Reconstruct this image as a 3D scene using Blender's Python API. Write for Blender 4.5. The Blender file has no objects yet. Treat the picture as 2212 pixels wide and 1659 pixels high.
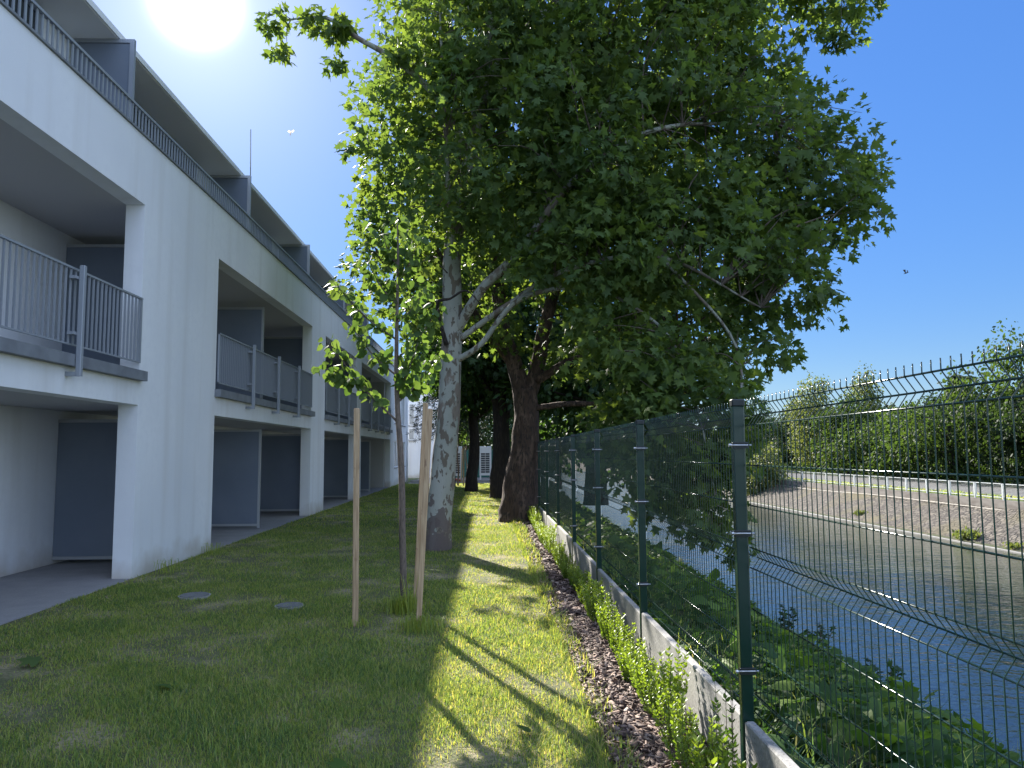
import bpy, math, random
import numpy as np
from mathutils import Matrix, Vector
random.seed(7)
rng = np.random.default_rng(11)
SC = bpy.context.scene
COL = SC.collection

# ------------------------------------------------------------ camera
CH = 1.7
def cam_axes(yaw, pitch, roll):
    f = np.array([math.sin(yaw)*math.cos(pitch), math.cos(yaw)*math.cos(pitch), math.sin(pitch)])
    r = np.array([math.cos(yaw), -math.sin(yaw), 0.0]); u = np.cross(r, f)
    c, s = math.cos(roll), math.sin(roll)
    return r*c-u*s, u*c+r*s, f
R_, U_, F_ = cam_axes(math.radians(1.8867), math.radians(5.0972), math.radians(0.36))
cd = bpy.data.cameras.new('camera'); cam = bpy.data.objects.new('camera', cd); COL.objects.link(cam)
cd.sensor_width = 36; cd.sensor_fit = 'HORIZONTAL'; cd.lens = 1661/2212*36
cd.clip_start = 0.05; cd.clip_end = 3000
cam.matrix_world = Matrix(((R_[0], U_[0], -F_[0], 0), (R_[1], U_[1], -F_[1], 0), (R_[2], U_[2], -F_[2], CH), (0, 0, 0, 1)))
SC.camera = cam

# ------------------------------------------------------------ light
AZ, EL = math.radians(-21.3), math.radians(29.6)
SD = Vector((math.sin(AZ)*math.cos(EL), math.cos(AZ)*math.cos(EL), math.sin(EL)))
SKYK = 0.75; CLOUD_FILL = 0.42
W = bpy.data.worlds.new('World'); SC.world = W; W.use_nodes = True
nt = W.node_tree; nt.nodes.clear()
def wn(t): return nt.nodes.new(t)
sky = wn('ShaderNodeTexSky'); sky.sky_type = 'NISHITA'; sky.sun_disc = False
sky.sun_elevation = EL; sky.sun_rotation = AZ; sky.altitude = 150; sky.air_density = 1.0; sky.dust_density = 0.2; sky.ozone_density = 3.0
bg = wn('ShaderNodeBackground'); bg.inputs[1].default_value = 0.12
# the sun's bright disc and its aureole, fixed to the sun's direction in the sky
tc = wn('ShaderNodeTexCoord'); dp = wn('ShaderNodeVectorMath'); dp.operation = 'DOT_PRODUCT'
dp.inputs[1].default_value = SD
nt.links.new(tc.outputs['Generated'], dp.inputs[0])
def wm(op, a, b=None):
    n = wn('ShaderNodeMath'); n.operation = op
    for i, x in enumerate((a, b)):
        if x is None: continue
        if isinstance(x, (int, float)): n.inputs[i].default_value = x
        else: nt.links.new(x, n.inputs[i])
    return n.outputs[0]
ang = wm('ARCCOSINE', wm('MINIMUM', dp.outputs['Value'], 0.999999))
g1 = wm('MULTIPLY', wm('EXPONENT', wm('MULTIPLY', wm('POWER', wm('DIVIDE', ang, 0.023), 2.0), -1.0)), 9.0)
g2 = wm('MULTIPLY', wm('EXPONENT', wm('DIVIDE', ang, -0.13)), 0.23)
sx = wn('ShaderNodeSeparateXYZ'); nt.links.new(tc.outputs['Generated'], sx.inputs[0])
g3 = wm('MULTIPLY', wm('EXPONENT', wm('DIVIDE', wm('ABSOLUTE', sx.outputs['Z']), -0.055)), 0.10)   # pale horizon
bg2 = wn('ShaderNodeBackground'); bg2.inputs[0].default_value = (1, 0.97, 0.93, 1)
nt.links.new(wm('ADD', wm('ADD', g1, g2), g3), bg2.inputs[1])
ad = wn('ShaderNodeAddShader'); out = wn('ShaderNodeOutputWorld')
hs = wn('ShaderNodeHueSaturation'); hs.inputs['Saturation'].default_value = 1.12; hs.inputs['Value'].default_value = 1.0
nt.links.new(sky.outputs[0], hs.inputs['Color'])
lum = wn('ShaderNodeRGBToBW'); nt.links.new(sky.outputs[0], lum.inputs[0])
flat = wm('MULTIPLY', wm('POWER', wm('MAXIMUM', lum.outputs[0], 0.05), -0.55), SKYK)
tn = wn('ShaderNodeVectorMath'); tn.operation = 'MULTIPLY'; tn.inputs[1].default_value = (0.66, 0.86, 1.16)
sc_ = wn('ShaderNodeVectorMath'); sc_.operation = 'SCALE'
nt.links.new(hs.outputs[0], tn.inputs[0]); nt.links.new(tn.outputs[0], sc_.inputs[0]); nt.links.new(flat, sc_.inputs['Scale'])
nt.links.new(sc_.outputs[0], bg.inputs[0]); nt.links.new(bg.outputs[0], ad.inputs[0]); nt.links.new(bg2.outputs[0], ad.inputs[1])
# added cloud-shaped fill light in the unseen sky behind the camera, lifts the shade
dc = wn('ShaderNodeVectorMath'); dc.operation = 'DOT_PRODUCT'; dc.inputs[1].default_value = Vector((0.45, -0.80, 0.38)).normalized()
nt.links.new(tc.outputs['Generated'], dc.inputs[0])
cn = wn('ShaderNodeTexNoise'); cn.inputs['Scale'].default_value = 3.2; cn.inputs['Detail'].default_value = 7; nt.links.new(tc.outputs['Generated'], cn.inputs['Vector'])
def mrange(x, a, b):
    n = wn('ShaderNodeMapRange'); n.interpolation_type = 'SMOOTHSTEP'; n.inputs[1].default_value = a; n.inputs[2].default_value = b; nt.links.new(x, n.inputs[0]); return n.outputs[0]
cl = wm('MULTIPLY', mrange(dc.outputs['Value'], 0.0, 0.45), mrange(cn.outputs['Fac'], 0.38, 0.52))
cb = wn('ShaderNodeBackground'); cb.inputs[0].default_value = (0.82, 0.92, 1.06, 1); nt.links.new(wm('MULTIPLY', cl, CLOUD_FILL), cb.inputs[1])
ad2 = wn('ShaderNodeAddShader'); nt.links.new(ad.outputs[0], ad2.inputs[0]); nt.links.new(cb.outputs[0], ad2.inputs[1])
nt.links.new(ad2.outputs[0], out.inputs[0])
sl = bpy.data.lights.new('sun', 'SUN'); sl.energy = 5.0; sl.angle = math.radians(0.53); sl.color = (1, 0.95, 0.86)
so = bpy.data.objects.new('sun', sl); COL.objects.link(so); so.location = (0, 0, 30)
so.rotation_euler = SD.to_track_quat('Z', 'Y').to_euler()
SC.view_settings.view_transform = 'Standard'; SC.view_settings.look = 'None'
SC.view_settings.exposure = 1.6; SC.view_settings.gamma = 1
SC.cycles.max_bounces = 8; SC.cycles.transmission_bounces = 6; SC.cycles.transparent_max_bounces = 8
SC.cycles.sample_clamp_indirect = 6

# ------------------------------------------------------------ materials
def mat(name, col, rough=0.8, metal=0.0, spec=0.4, noise=None, bump=None, translucent=None, attr=None, island=None, **kw):
    """noise=(scale, amount, second colour); attr=(lowcol, highcol) mixes by the 'rnd' attribute"""
    m = bpy.data.materials.new(name); m.use_nodes = True
    t = m.node_tree; N = t.nodes; L = t.links
    p = N['Principled BSDF']; p.inputs['Roughness'].default_value = rough; p.inputs['Metallic'].default_value = metal
    p.inputs['Specular IOR Level'].default_value = spec
    c = N.new('ShaderNodeRGB'); c.outputs[0].default_value = (*col, 1); src = c.outputs[0]
    tc = N.new('ShaderNodeTexCoord')
    def mix(a, b, f):
        n = N.new('ShaderNodeMix'); n.data_type = 'RGBA'; L.new(a, n.inputs[6])
        if isinstance(b, tuple): n.inputs[7].default_value = (*b, 1)
        else: L.new(b, n.inputs[7])
        L.new(f, n.inputs[0]); return n.outputs[2]
    if attr:
        a = N.new('ShaderNodeAttribute'); a.attribute_name = 'rnd'
        r = N.new('ShaderNodeValToRGB'); e = r.color_ramp.elements
        while len(e) < len(attr): e.new(0.5)
        for i, cc in enumerate(attr): e[i].position = i/(len(attr)-1); e[i].color = (*cc, 1)
        L.new(a.outputs['Fac'], r.inputs[0]); src = r.outputs[0]
    for nz in (noise or []):
        sc, lo, hi, c2 = nz[:4]
        n = N.new('ShaderNodeTexNoise'); n.inputs['Scale'].default_value = sc; n.inputs['Detail'].default_value = 6
        mp = N.new('ShaderNodeMapping'); L.new(tc.outputs['Object'], mp.inputs[0])
        if len(nz) > 4: mp.inputs['Scale'].default_value = nz[4]
        L.new(mp.outputs[0], n.inputs['Vector'])
        mr = N.new('ShaderNodeMapRange'); mr.inputs[1].default_value = lo; mr.inputs[2].default_value = hi
        L.new(n.outputs['Fac'], mr.inputs[0]); src = mix(src, c2, mr.outputs[0])
    L.new(src, p.inputs['Base Color'])
    if bump:
        sc, st, dist = bump[:3]
        n = N.new('ShaderNodeTexNoise'); n.inputs['Scale'].default_value = sc; n.inputs['Detail'].default_value = 5
        mp = N.new('ShaderNodeMapping'); L.new(tc.outputs['Object'], mp.inputs[0])
        if len(bump) > 3: mp.inputs['Scale'].default_value = bump[3]
        L.new(mp.outputs[0], n.inputs['Vector'])
        b = N.new('ShaderNodeBump'); b.inputs['Strength'].default_value = st; b.inputs['Distance'].default_value = dist
        L.new(n.outputs['Fac'], b.inputs['Height']); L.new(b.outputs[0], p.inputs['Normal'])
    if translucent:
        tr = N.new('ShaderNodeBsdfTranslucent'); f, gain = translucent
        mm = N.new('ShaderNodeMix'); mm.data_type = 'RGBA'; mm.blend_type = 'MULTIPLY'; mm.inputs[0].default_value = 1
        L.new(src, mm.inputs[6]); mm.inputs[7].default_value = (*gain, 1); L.new(mm.outputs[2], tr.inputs[0])
        ms = N.new('ShaderNodeMixShader'); ms.inputs[0].default_value = f
        L.new(p.outputs[0], ms.inputs[1]); L.new(tr.outputs[0], ms.inputs[2]); L.new(ms.outputs[0], N['Material Output'].inputs[0])
    return m

M = {}
M['plaster'] = mat('plaster', (0.82, 0.83, 0.84), 0.9, noise=[(0.6, .35, .75, (0.73, 0.745, 0.77)), (9, .45, .8, (0.76, 0.77, 0.79)), (2.5, .5, .75, (0.70, 0.70, 0.70), (1, 1, .08))], bump=(90, .25, .01))
_t = M['plaster'].node_tree; _N = _t.nodes; _L = _t.links; _p = _N['Principled BSDF']; _src = _p.inputs['Base Color'].links[0].from_socket
_g = _N.new('ShaderNodeNewGeometry'); _s = _N.new('ShaderNodeSeparateXYZ'); _L.new(_g.outputs['Position'], _s.inputs[0])
_n = _N.new('ShaderNodeTexNoise'); _n.inputs['Scale'].default_value = 2.2; _n.inputs['Detail'].default_value = 5; _L.new(_g.outputs['Position'], _n.inputs['Vector'])
_a = _N.new('ShaderNodeMath'); _a.operation = 'MULTIPLY_ADD'; _a.inputs[1].default_value = -.75; _L.new(_n.outputs['Fac'], _a.inputs[0]); _L.new(_s.outputs['Z'], _a.inputs[2])
_r = _N.new('ShaderNodeMapRange'); _r.inputs[1].default_value = -.38; _r.inputs[2].default_value = -.02; _r.inputs[3].default_value = .75; _r.inputs[4].default_value = 0; _L.new(_a.outputs[0], _r.inputs[0])
_m = _N.new('ShaderNodeMix'); _m.data_type = 'RGBA'; _L.new(_r.outputs[0], _m.inputs[0]); _L.new(_src, _m.inputs[6]); _m.inputs[7].default_value = (0.50, 0.45, 0.38, 1); _L.new(_m.outputs[2], _p.inputs['Base Color'])
# rising damp at the foot of the facade is a stain of the wall itself
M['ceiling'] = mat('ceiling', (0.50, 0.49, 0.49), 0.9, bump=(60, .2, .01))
M['soffit'] = mat('soffit', (0.78, 0.77, 0.74), 0.85)
M['coping'] = mat('coping', (0.21, 0.225, 0.245), 0.7, noise=[(5, .4, .7, (0.16, 0.17, 0.19))])
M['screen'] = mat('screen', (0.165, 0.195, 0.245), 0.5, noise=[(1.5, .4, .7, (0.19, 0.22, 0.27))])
M['frame'] = mat('frame', (0.42, 0.43, 0.44), 0.45, metal=0.3)
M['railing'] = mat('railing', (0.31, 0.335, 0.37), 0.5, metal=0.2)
M['darkglass'] = mat('darkglass', (0.03, 0.04, 0.05), 0.08, spec=0.6)
M['glass'] = mat('glass', (0.16, 0.20, 0.23), 0.06, spec=0.8)
M['white'] = mat('white', (0.80, 0.80, 0.79), 0.5)
M['paving'] = mat('paving', (0.30, 0.29, 0.29), 0.85, noise=[(3, .4, .7, (0.25, 0.245, 0.25)), (40, .5, .8, (0.22, 0.21, 0.21))], bump=(60, .3, .01))
M['soil'] = mat('soil', (0.12, 0.12, 0.05), 0.95, noise=[(1.7, .48, .64, (0.33, 0.27, 0.16)), (30, .45, .7, (0.09, 0.11, 0.035))], bump=(55, .8, .03))
M['grass'] = mat('grass', (0.1, 0.2, 0.03), 0.6, spec=0.3, attr=[(0.08, 0.155, 0.065), (0.20, 0.30, 0.07), (0.36, 0.42, 0.10), (0.42, 0.39, 0.18)], translucent=(0.5, (1.75, 1.5, 0.75)))
M['ground'] = mat('ground', (0.07, 0.09, 0.03), 0.95, noise=[(0.5, .4, .7, (0.10, 0.12, 0.04))])
M['bank'] = mat('bank', (0.045, 0.055, 0.02), 0.95, noise=[(3, .45, .7, (0.10, 0.08, 0.05))], bump=(12, .6, .05))
M['mulch'] = mat('mulch', (0.055, 0.035, 0.025), 0.95, noise=[(30, .4, .7, (0.10, 0.06, 0.04))], bump=(45, 1, .03))
M['chip'] = mat('chip', (0.2, 0.1, 0.08), 0.75, attr=[(0.045, 0.026, 0.02), (0.11, 0.068, 0.052), (0.24, 0.16, 0.125), (0.45, 0.34, 0.27)], noise=[(60, .5, .75, (0.08, 0.045, 0.035), (1, 1, 1))])
M['concrete'] = mat('concrete', (0.31, 0.30, 0.285), 0.85, noise=[(2.2, .42, .62, (0.23, 0.225, 0.21)), (45, .45, .7, (0.37, 0.36, 0.34)), (90, .58, .66, (0.15, 0.14, 0.13))], bump=(70, .35, .008))
M['oldconc'] = mat('old_concrete', (0.22, 0.20, 0.18), 0.9, noise=[(1.2, .4, .65, (0.14, 0.12, 0.105), (1, 1, 3))])
M['fencegreen'] = mat('fencegreen', (0.006, 0.031, 0.022), 0.24, spec=0.6)
M['cap'] = mat('cap', (0.015, 0.020, 0.020), 0.4)
M['steel'] = mat('steel', (0.55, 0.56, 0.58), 0.3, metal=0.9)
M['galv'] = mat('galv', (0.50, 0.53, 0.53), 0.5, metal=0.3)
M['wood'] = mat('wood', (0.50, 0.36, 0.22), 0.75, noise=[(14, .42, .6, (0.36, 0.24, 0.135), (5, 5, .22)), (9, .60, .66, (0.24, 0.15, 0.09), (1, 1, .6)), (3, .55, .75, (0.56, 0.43, 0.29), (1, 1, .3))], bump=(30, .3, .004, (6, 6, .4)))
M['barkA'] = mat('bark_pale', (0.36, 0.36, 0.31), 0.85, noise=[(2.2, .38, .62, (0.27, 0.285, 0.235), (1, 1, .5)), (6.5, .555, .570, (0.15, 0.125, 0.095), (1.3, 1.3, .5)), (1.2, .56, .58, (0.20, 0.165, 0.13), (1.6, 1.6, .8)), (14, .62, .635, (0.13, 0.11, 0.085), (1, 1, .6))], bump=(14, .4, .02, (1, 1, .5)))
_t = M['barkA'].node_tree; _N = _t.nodes; _L = _t.links; _p = _N['Principled BSDF']; _src = _p.inputs['Base Color'].links[0].from_socket
_g = _N.new('ShaderNodeNewGeometry'); _s = _N.new('ShaderNodeSeparateXYZ'); _L.new(_g.outputs['Position'], _s.inputs[0])
_n = _N.new('ShaderNodeTexNoise'); _n.inputs['Scale'].default_value = 4.5; _n.inputs['Detail'].default_value = 4; _L.new(_g.outputs['Position'], _n.inputs['Vector'])
_a = _N.new('ShaderNodeMath'); _a.operation = 'MULTIPLY_ADD'; _a.inputs[1].default_value = -3.4; _L.new(_n.outputs['Fac'], _a.inputs[0]); _L.new(_s.outputs['Z'], _a.inputs[2])
_r = _N.new('ShaderNodeMapRange'); _r.inputs[1].default_value = -1.12; _r.inputs[2].default_value = -1.02; _r.inputs[3].default_value = .9; _r.inputs[4].default_value = 0; _L.new(_a.outputs[0], _r.inputs[0])
_m = _N.new('ShaderNodeMix'); _m.data_type = 'RGBA'; _L.new(_r.outputs[0], _m.inputs[0]); _L.new(_src, _m.inputs[6]); _m.inputs[7].default_value = (0.135, 0.105, 0.095, 1); _L.new(_m.outputs[2], _p.inputs['Base Color'])
M['barkB'] = mat('bark_brown', (0.085, 0.056, 0.044), 0.95, noise=[(5, .50, .60, (0.155, 0.105, 0.080), (1.4, 1.4, .5)), (16, .5, .6, (0.05, 0.038, 0.032), (1.5, 1.5, .5))], bump=(11, 1.0, .05, (1.5, 1.5, .45)))
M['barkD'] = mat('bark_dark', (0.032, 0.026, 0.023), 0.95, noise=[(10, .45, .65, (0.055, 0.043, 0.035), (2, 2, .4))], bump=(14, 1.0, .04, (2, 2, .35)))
M['barkS'] = mat('bark_sapling', (0.16, 0.125, 0.10), 0.85, noise=[(30, .45, .65, (0.095, 0.075, 0.06), (2, 2, .6))], bump=(40, .7, .008))
GT = (1.9, 1.75, 0.75)
M['leafA'] = mat('leaf_plane', (0, 0, 0), 0.52, spec=0.3, attr=[(0.060, 0.108, 0.036), (0.090, 0.145, 0.040), (0.130, 0.185, 0.045)], translucent=(0.50, GT))
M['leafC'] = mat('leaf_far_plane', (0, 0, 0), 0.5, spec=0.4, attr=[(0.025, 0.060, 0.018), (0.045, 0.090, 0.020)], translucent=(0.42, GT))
M['leafL'] = mat('leaf_linden', (0, 0, 0), 0.55, spec=0.25, attr=[(0.050, 0.095, 0.025), (0.085, 0.140, 0.035), (0.11, 0.16, 0.045)], translucent=(0.45, (1.7, 1.7, 0.9)))
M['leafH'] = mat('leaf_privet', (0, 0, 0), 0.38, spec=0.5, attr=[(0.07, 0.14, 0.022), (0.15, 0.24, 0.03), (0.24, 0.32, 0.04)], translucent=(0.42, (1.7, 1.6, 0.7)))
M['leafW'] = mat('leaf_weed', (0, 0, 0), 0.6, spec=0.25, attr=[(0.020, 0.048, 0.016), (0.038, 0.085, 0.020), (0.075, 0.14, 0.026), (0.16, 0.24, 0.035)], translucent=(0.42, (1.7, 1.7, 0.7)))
M['needle'] = mat('needle', (0, 0, 0), 0.6, attr=[(0.014, 0.032, 0.016), (0.030, 0.055, 0.025)], translucent=(0.15, (1.4, 1.4, 0.8)))
M['ftree_dark'] = mat('leaf_dark', (0, 0, 0), 0.6, spec=.2, attr=[(0.016, 0.034, 0.014), (0.032, 0.056, 0.020)], translucent=(0.40, GT))
M['ftree_mid'] = mat('leaf_mid', (0, 0, 0), 0.6, spec=.2, attr=[(0.028, 0.055, 0.018), (0.055, 0.095, 0.025)], translucent=(0.45, GT))
M['ftree_lite'] = mat('leaf_light', (0, 0, 0), 0.5, attr=[(0.075, 0.110, 0.030), (0.13, 0.165, 0.050)], translucent=(0.45, (1.7, 1.5, .8)))
M['asphalt'] = mat('asphalt', (0.075, 0.072, 0.070), 0.9, noise=[(1.2, .4, .7, (0.10, 0.097, 0.09))])
M['ac'] = mat('ac_white', (0.66, 0.65, 0.61), 0.5)
M['acdark'] = mat('ac_dark', (0.04, 0.045, 0.05), 0.5)
M['greenpanel'] = mat('green_panel', (0.03, 0.12, 0.095), 0.6)
M['gravel'] = mat('gravel', (0.30, 0.27, 0.24), 0.95, noise=[(12, .4, .7, (0.20, 0.18, 0.16))], bump=(20, .8, .05))
M['red'] = mat('red_hose', (0.35, 0.06, 0.05), 0.5)
M['manhole'] = mat('manhole', (0.17, 0.17, 0.165), 0.8, noise=[(20, .4, .7, (0.12, 0.12, 0.11))])
M['pipe'] = mat('pipe', (0.42, 0.38, 0.32), 0.6)
M['moth'] = mat('moth_wing', (0.75, 0.66, 0.5), 0.6, translucent=(0.5, (1, 1, 1)))
M['bird'] = mat('bird_dark', (0.03, 0.03, 0.035), 0.6)

# stone revetment
def stone_mat():
    m = mat('revetment', (0.25, 0.2, 0.17), 0.9); t = m.node_tree; N = t.nodes; L = t.links; p = N['Principled BSDF']
    tc = N.new('ShaderNodeTexCoord'); mp = N.new('ShaderNodeMapping'); L.new(tc.outputs['Object'], mp.inputs[0])
    mp.inputs['Rotation'].default_value = (0, 0, 0.5); mp.inputs['Scale'].default_value = (4.2, 5.6, 4.2)
    v = N.new('ShaderNodeTexVoronoi'); v.feature = 'DISTANCE_TO_EDGE'; v.inputs['Scale'].default_value = 1; L.new(mp.outputs[0], v.inputs['Vector'])
    v2 = N.new('ShaderNodeTexVoronoi'); v2.inputs['Scale'].default_value = 1; L.new(mp.outputs[0], v2.inputs['Vector'])
    r = N.new('ShaderNodeValToRGB'); r.color_ramp.elements[0].color = (0.065, 0.055, 0.048, 1); r.color_ramp.elements[1].color = (0.175, 0.150, 0.118, 1)
    L.new(v2.outputs['Color'], r.inputs[0])
    mr = N.new('ShaderNodeMapRange'); mr.inputs[1].default_value = 0.02; mr.inputs[2].default_value = 0.12; L.new(v.outputs['Distance'], mr.inputs[0])
    mx = N.new('ShaderNodeMix'); mx.data_type = 'RGBA'; L.new(mr.outputs[0], mx.inputs[0]); mx.inputs[6].default_value = (0.045, 0.038, 0.03, 1); L.new(r.outputs[0], mx.inputs[7])
    nz = N.new('ShaderNodeTexNoise'); nz.inputs['Scale'].default_value = 0.5; nz.inputs['Detail'].default_value = 6; L.new(tc.outputs['Object'], nz.inputs['Vector'])
    mr2 = N.new('ShaderNodeMapRange'); mr2.inputs[1].default_value = 0.5; mr2.inputs[2].default_value = 0.7; L.new(nz.outputs['Fac'], mr2.inputs[0])
    mx2 = N.new('ShaderNodeMix'); mx2.data_type = 'RGBA'; L.new(mr2.outputs[0], mx2.inputs[0]); L.new(mx.outputs[2], mx2.inputs[6]); mx2.inputs[7].default_value = (0.13, 0.11, 0.06, 1)
    L.new(mx2.outputs[2], p.inputs['Base Color'])
    b = N.new('ShaderNodeBump'); b.inputs['Strength'].default_value = 0.9; b.inputs['Distance'].default_value = 0.08; L.new(mr.outputs[0], b.inputs['Height']); L.new(b.outputs[0], p.inputs['Normal'])
    return m
M['stone'] = stone_mat()
def water_mat():
    m = mat('canal_water', (0.036, 0.045, 0.034), 0.04, spec=1.0); t = m.node_tree; N = t.nodes; L = t.links; p = N['Principled BSDF']
    p.inputs['IOR'].default_value = 1.33
    tc = N.new('ShaderNodeTexCoord'); h = None
    for sc, ms, w in ((1.6, (1.0, 1.7, 1), 1.0), (6.0, (1, 1.5, 1), 0.32), (0.22, (1, .6, 1), 3.0)):
        mp = N.new('ShaderNodeMapping'); mp.inputs['Scale'].default_value = ms; L.new(tc.outputs['Object'], mp.inputs[0])
        n = N.new('ShaderNodeTexNoise'); n.inputs['Scale'].default_value = sc; n.inputs['Detail'].default_value = 3; L.new(mp.outputs[0], n.inputs['Vector'])
        k = N.new('ShaderNodeMath'); k.operation = 'MULTIPLY'; k.inputs[1].default_value = w; L.new(n.outputs['Fac'], k.inputs[0])
        if h is None: h = k.outputs[0]
        else:
            a = N.new('ShaderNodeMath'); a.operation = 'ADD'; L.new(h, a.inputs[0]); L.new(k.outputs[0], a.inputs[1]); h = a.outputs[0]
    b = N.new('ShaderNodeBump'); b.inputs['Strength'].default_value = 0.55; b.inputs['Distance'].default_value = 0.05
    L.new(h, b.inputs['Height']); L.new(b.outputs[0], p.inputs['Normal'])
    return m
M['water'] = water_mat()

# ------------------------------------------------------------ mesh helpers
def empty(name, loc, label=None, cat=None, group=None):
    o = bpy.data.objects.new(name, None); COL.objects.link(o); o.location = loc; o.empty_display_size = .2
    if label: tag(o, label, cat, group)
    return o
def tag(o, label=None, cat=None, group=None, kind=None):
    if label: o['label'] = label
    if cat: o['category'] = cat
    if group: o['group'] = group
    if kind: o['kind'] = kind
    return o
def link(name, me, m, parent=None):
    o = bpy.data.objects.new(name, me); COL.objects.link(o)
    if m is not None: me.materials.append(m)
    if parent is not None:
        o.parent = parent
        w = parent
        off = Vector((0, 0, 0))
        while w is not None: off += w.location; w = w.parent
        me.transform(Matrix.Translation(-off))
    return o
class MB:
    def __init__(s): s.v = []; s.f = []; s.sm = []
    def add(s, V, F, smooth=False):
        b = len(s.v); s.v += [tuple(map(float, p)) for p in V]
        s.f += [tuple(i+b for i in f) for f in F]; s.sm += [smooth]*len(F)
    def box(s, x0, x1, y0, y1, z0, z1):
        s.add([(x0, y0, z0), (x1, y0, z0), (x1, y1, z0), (x0, y1, z0), (x0, y0, z1), (x1, y0, z1), (x1, y1, z1), (x0, y1, z1)],
              [(0, 3, 2, 1), (4, 5, 6, 7), (0, 1, 5, 4), (1, 2, 6, 5), (2, 3, 7, 6), (3, 0, 4, 7)])
    def bbox(s, x0, x1, y0, y1, z0, z1, b=.01):
        """box with chamfered vertical and top edges"""
        A = [(x0+b, y0), (x1-b, y0), (x1, y0+b), (x1, y1-b), (x1-b, y1), (x0+b, y1), (x0, y1-b), (x0, y0+b)]
        cx, cy = (x0+x1)/2, (y0+y1)/2
        V = [(x, y, z0) for x, y in A]+[(x, y, z1-b) for x, y in A]
        V += [(cx+(x-cx)*(1-2*b/(x1-x0)), cy+(y-cy)*(1-2*b/(y1-y0)), z1) for x, y in A]
        F = [tuple(range(7, -1, -1)), tuple(range(16, 24))]
        for k in (0, 8):
            for i in range(8): j = (i+1) % 8; F.append((k+i, k+j, k+8+j, k+8+i))
        s.add(V, F)
    def tube(s, pts, rad, n=8, cap=True, smooth=True, wob=0.0):
        pts = [Vector(p) for p in pts]
        if isinstance(rad, (int, float)): rad = [rad]*len(pts)
        V = []; F = []; ref = None
        for i, p in enumerate(pts):
            t = (pts[min(i+1, len(pts)-1)]-pts[max(i-1, 0)]).normalized()
            if ref is None:
                ref = Vector((1, 0, 0)) if abs(t.x) < .8 else Vector((0, 1, 0))
            a = (ref-t*ref.dot(t)).normalized(); b = t.cross(a); ref = a
            for k in range(n):
                th = 2*math.pi*k/n
                r = rad[i]*(1+wob*math.sin(3*th+i*.7)+wob*.7*math.sin(5*th-i*1.1))
                V.append(p+a*(r*math.cos(th))+b*(r*math.sin(th)))
        for i in range(len(pts)-1):
            for k in range(n):
                j = (k+1) % n; F.append((i*n+k, i*n+j, (i+1)*n+j, (i+1)*n+k))
        if cap: F += [tuple(range(n-1, -1, -1)), tuple(range((len(pts)-1)*n, len(pts)*n))]
        s.add(V, F, smooth)
    def build(s, name, m, parent=None):
        me = bpy.data.meshes.new(name); me.from_pydata(s.v, [], s.f)
        me.polygons.foreach_set('use_smooth', s.sm); me.update()
        return link(name, me, m, parent)
def trimesh(name, V, T, rnd, m, parent=None, smooth=False):
    me = bpy.data.meshes.new(name); nv, nf = len(V), len(T)
    me.vertices.add(nv); me.vertices.foreach_set('co', np.ascontiguousarray(V, dtype=np.float32).ravel())
    me.loops.add(nf*3); me.loops.foreach_set('vertex_index', np.ascontiguousarray(T, dtype=np.int32).ravel())
    me.polygons.add(nf); me.polygons.foreach_set('loop_start', np.arange(0, nf*3, 3, dtype=np.int32))
    me.polygons.foreach_set('loop_total', np.full(nf, 3, dtype=np.int32))
    if smooth: me.polygons.foreach_set('use_smooth', np.ones(nf, dtype=bool))
    me.update(calc_edges=True)
    a = me.attributes.new('rnd', 'FLOAT', 'POINT'); a.data.foreach_set('value', np.ascontiguousarray(rnd, dtype=np.float32))
    return link(name, me, m, parent)
def nrm(a): return a/np.maximum(np.linalg.norm(a, axis=-1, keepdims=True), 1e-9)
def catmull(pts, k=6):
    P = [np.array(p, float) for p in pts]
    if len(P) < 3: return P
    P = [2*P[0]-P[1]]+P+[2*P[-1]-P[-2]]; o = []
    for i in range(1, len(P)-2):
        for j in range(k):
            t = j/k; a, b, c, d = P[i-1:i+3]
            o.append(.5*((2*b)+(-a+c)*t+(2*a-5*b+4*c-d)*t*t+(-a+3*b-3*c+d)*t**3))
    o.append(P[-2]); return o

# leaf templates: rim points (across, along), centre, cup
def tmpl(rim, c=(0, .4), cup=.08, droop=.25):
    rim = np.array(rim, float); V = np.vstack([[c[0], c[1]], rim])
    z = -droop*(V[:, 1])**2*.5-cup*np.abs(V[:, 0])*2; z[0] += cup*.6
    V = np.column_stack([V, z]); n = len(rim)
    T = np.array([(0, i+1, (i+1) % n+1) for i in range(n)])
    return V, T
PLANE = tmpl([(0, 0), (.16, -.04), (.54, .10), (.27, .32), (.52, .68), (.19, .60), (0, 1), (-.19, .60), (-.52, .68), (-.27, .32), (-.54, .10), (-.16, -.04)], (0, .35))
ROUND = tmpl([(0, .04), (.25, -.04), (.46, .22), (.42, .58), (.2, .86), (0, 1.02), (-.2, .86), (-.42, .58), (-.46, .22), (-.25, -.04)], (0, .45), .06)
OVAL = tmpl([(0, 0), (.24, .28), (.21, .66), (0, 1), (-.21, .66), (-.24, .28)], (0, .45), .10, .2)
QUAD = tmpl([(0, 0), (.36, .3), (.2, .8), (0, 1), (-.28, .75), (-.34, .25)], (0, .45), .1, .3)
NEED = tmpl([(0, 0), (.05, .5), (0, 1), (-.05, .5)], (0, .5), 0, .2)
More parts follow.
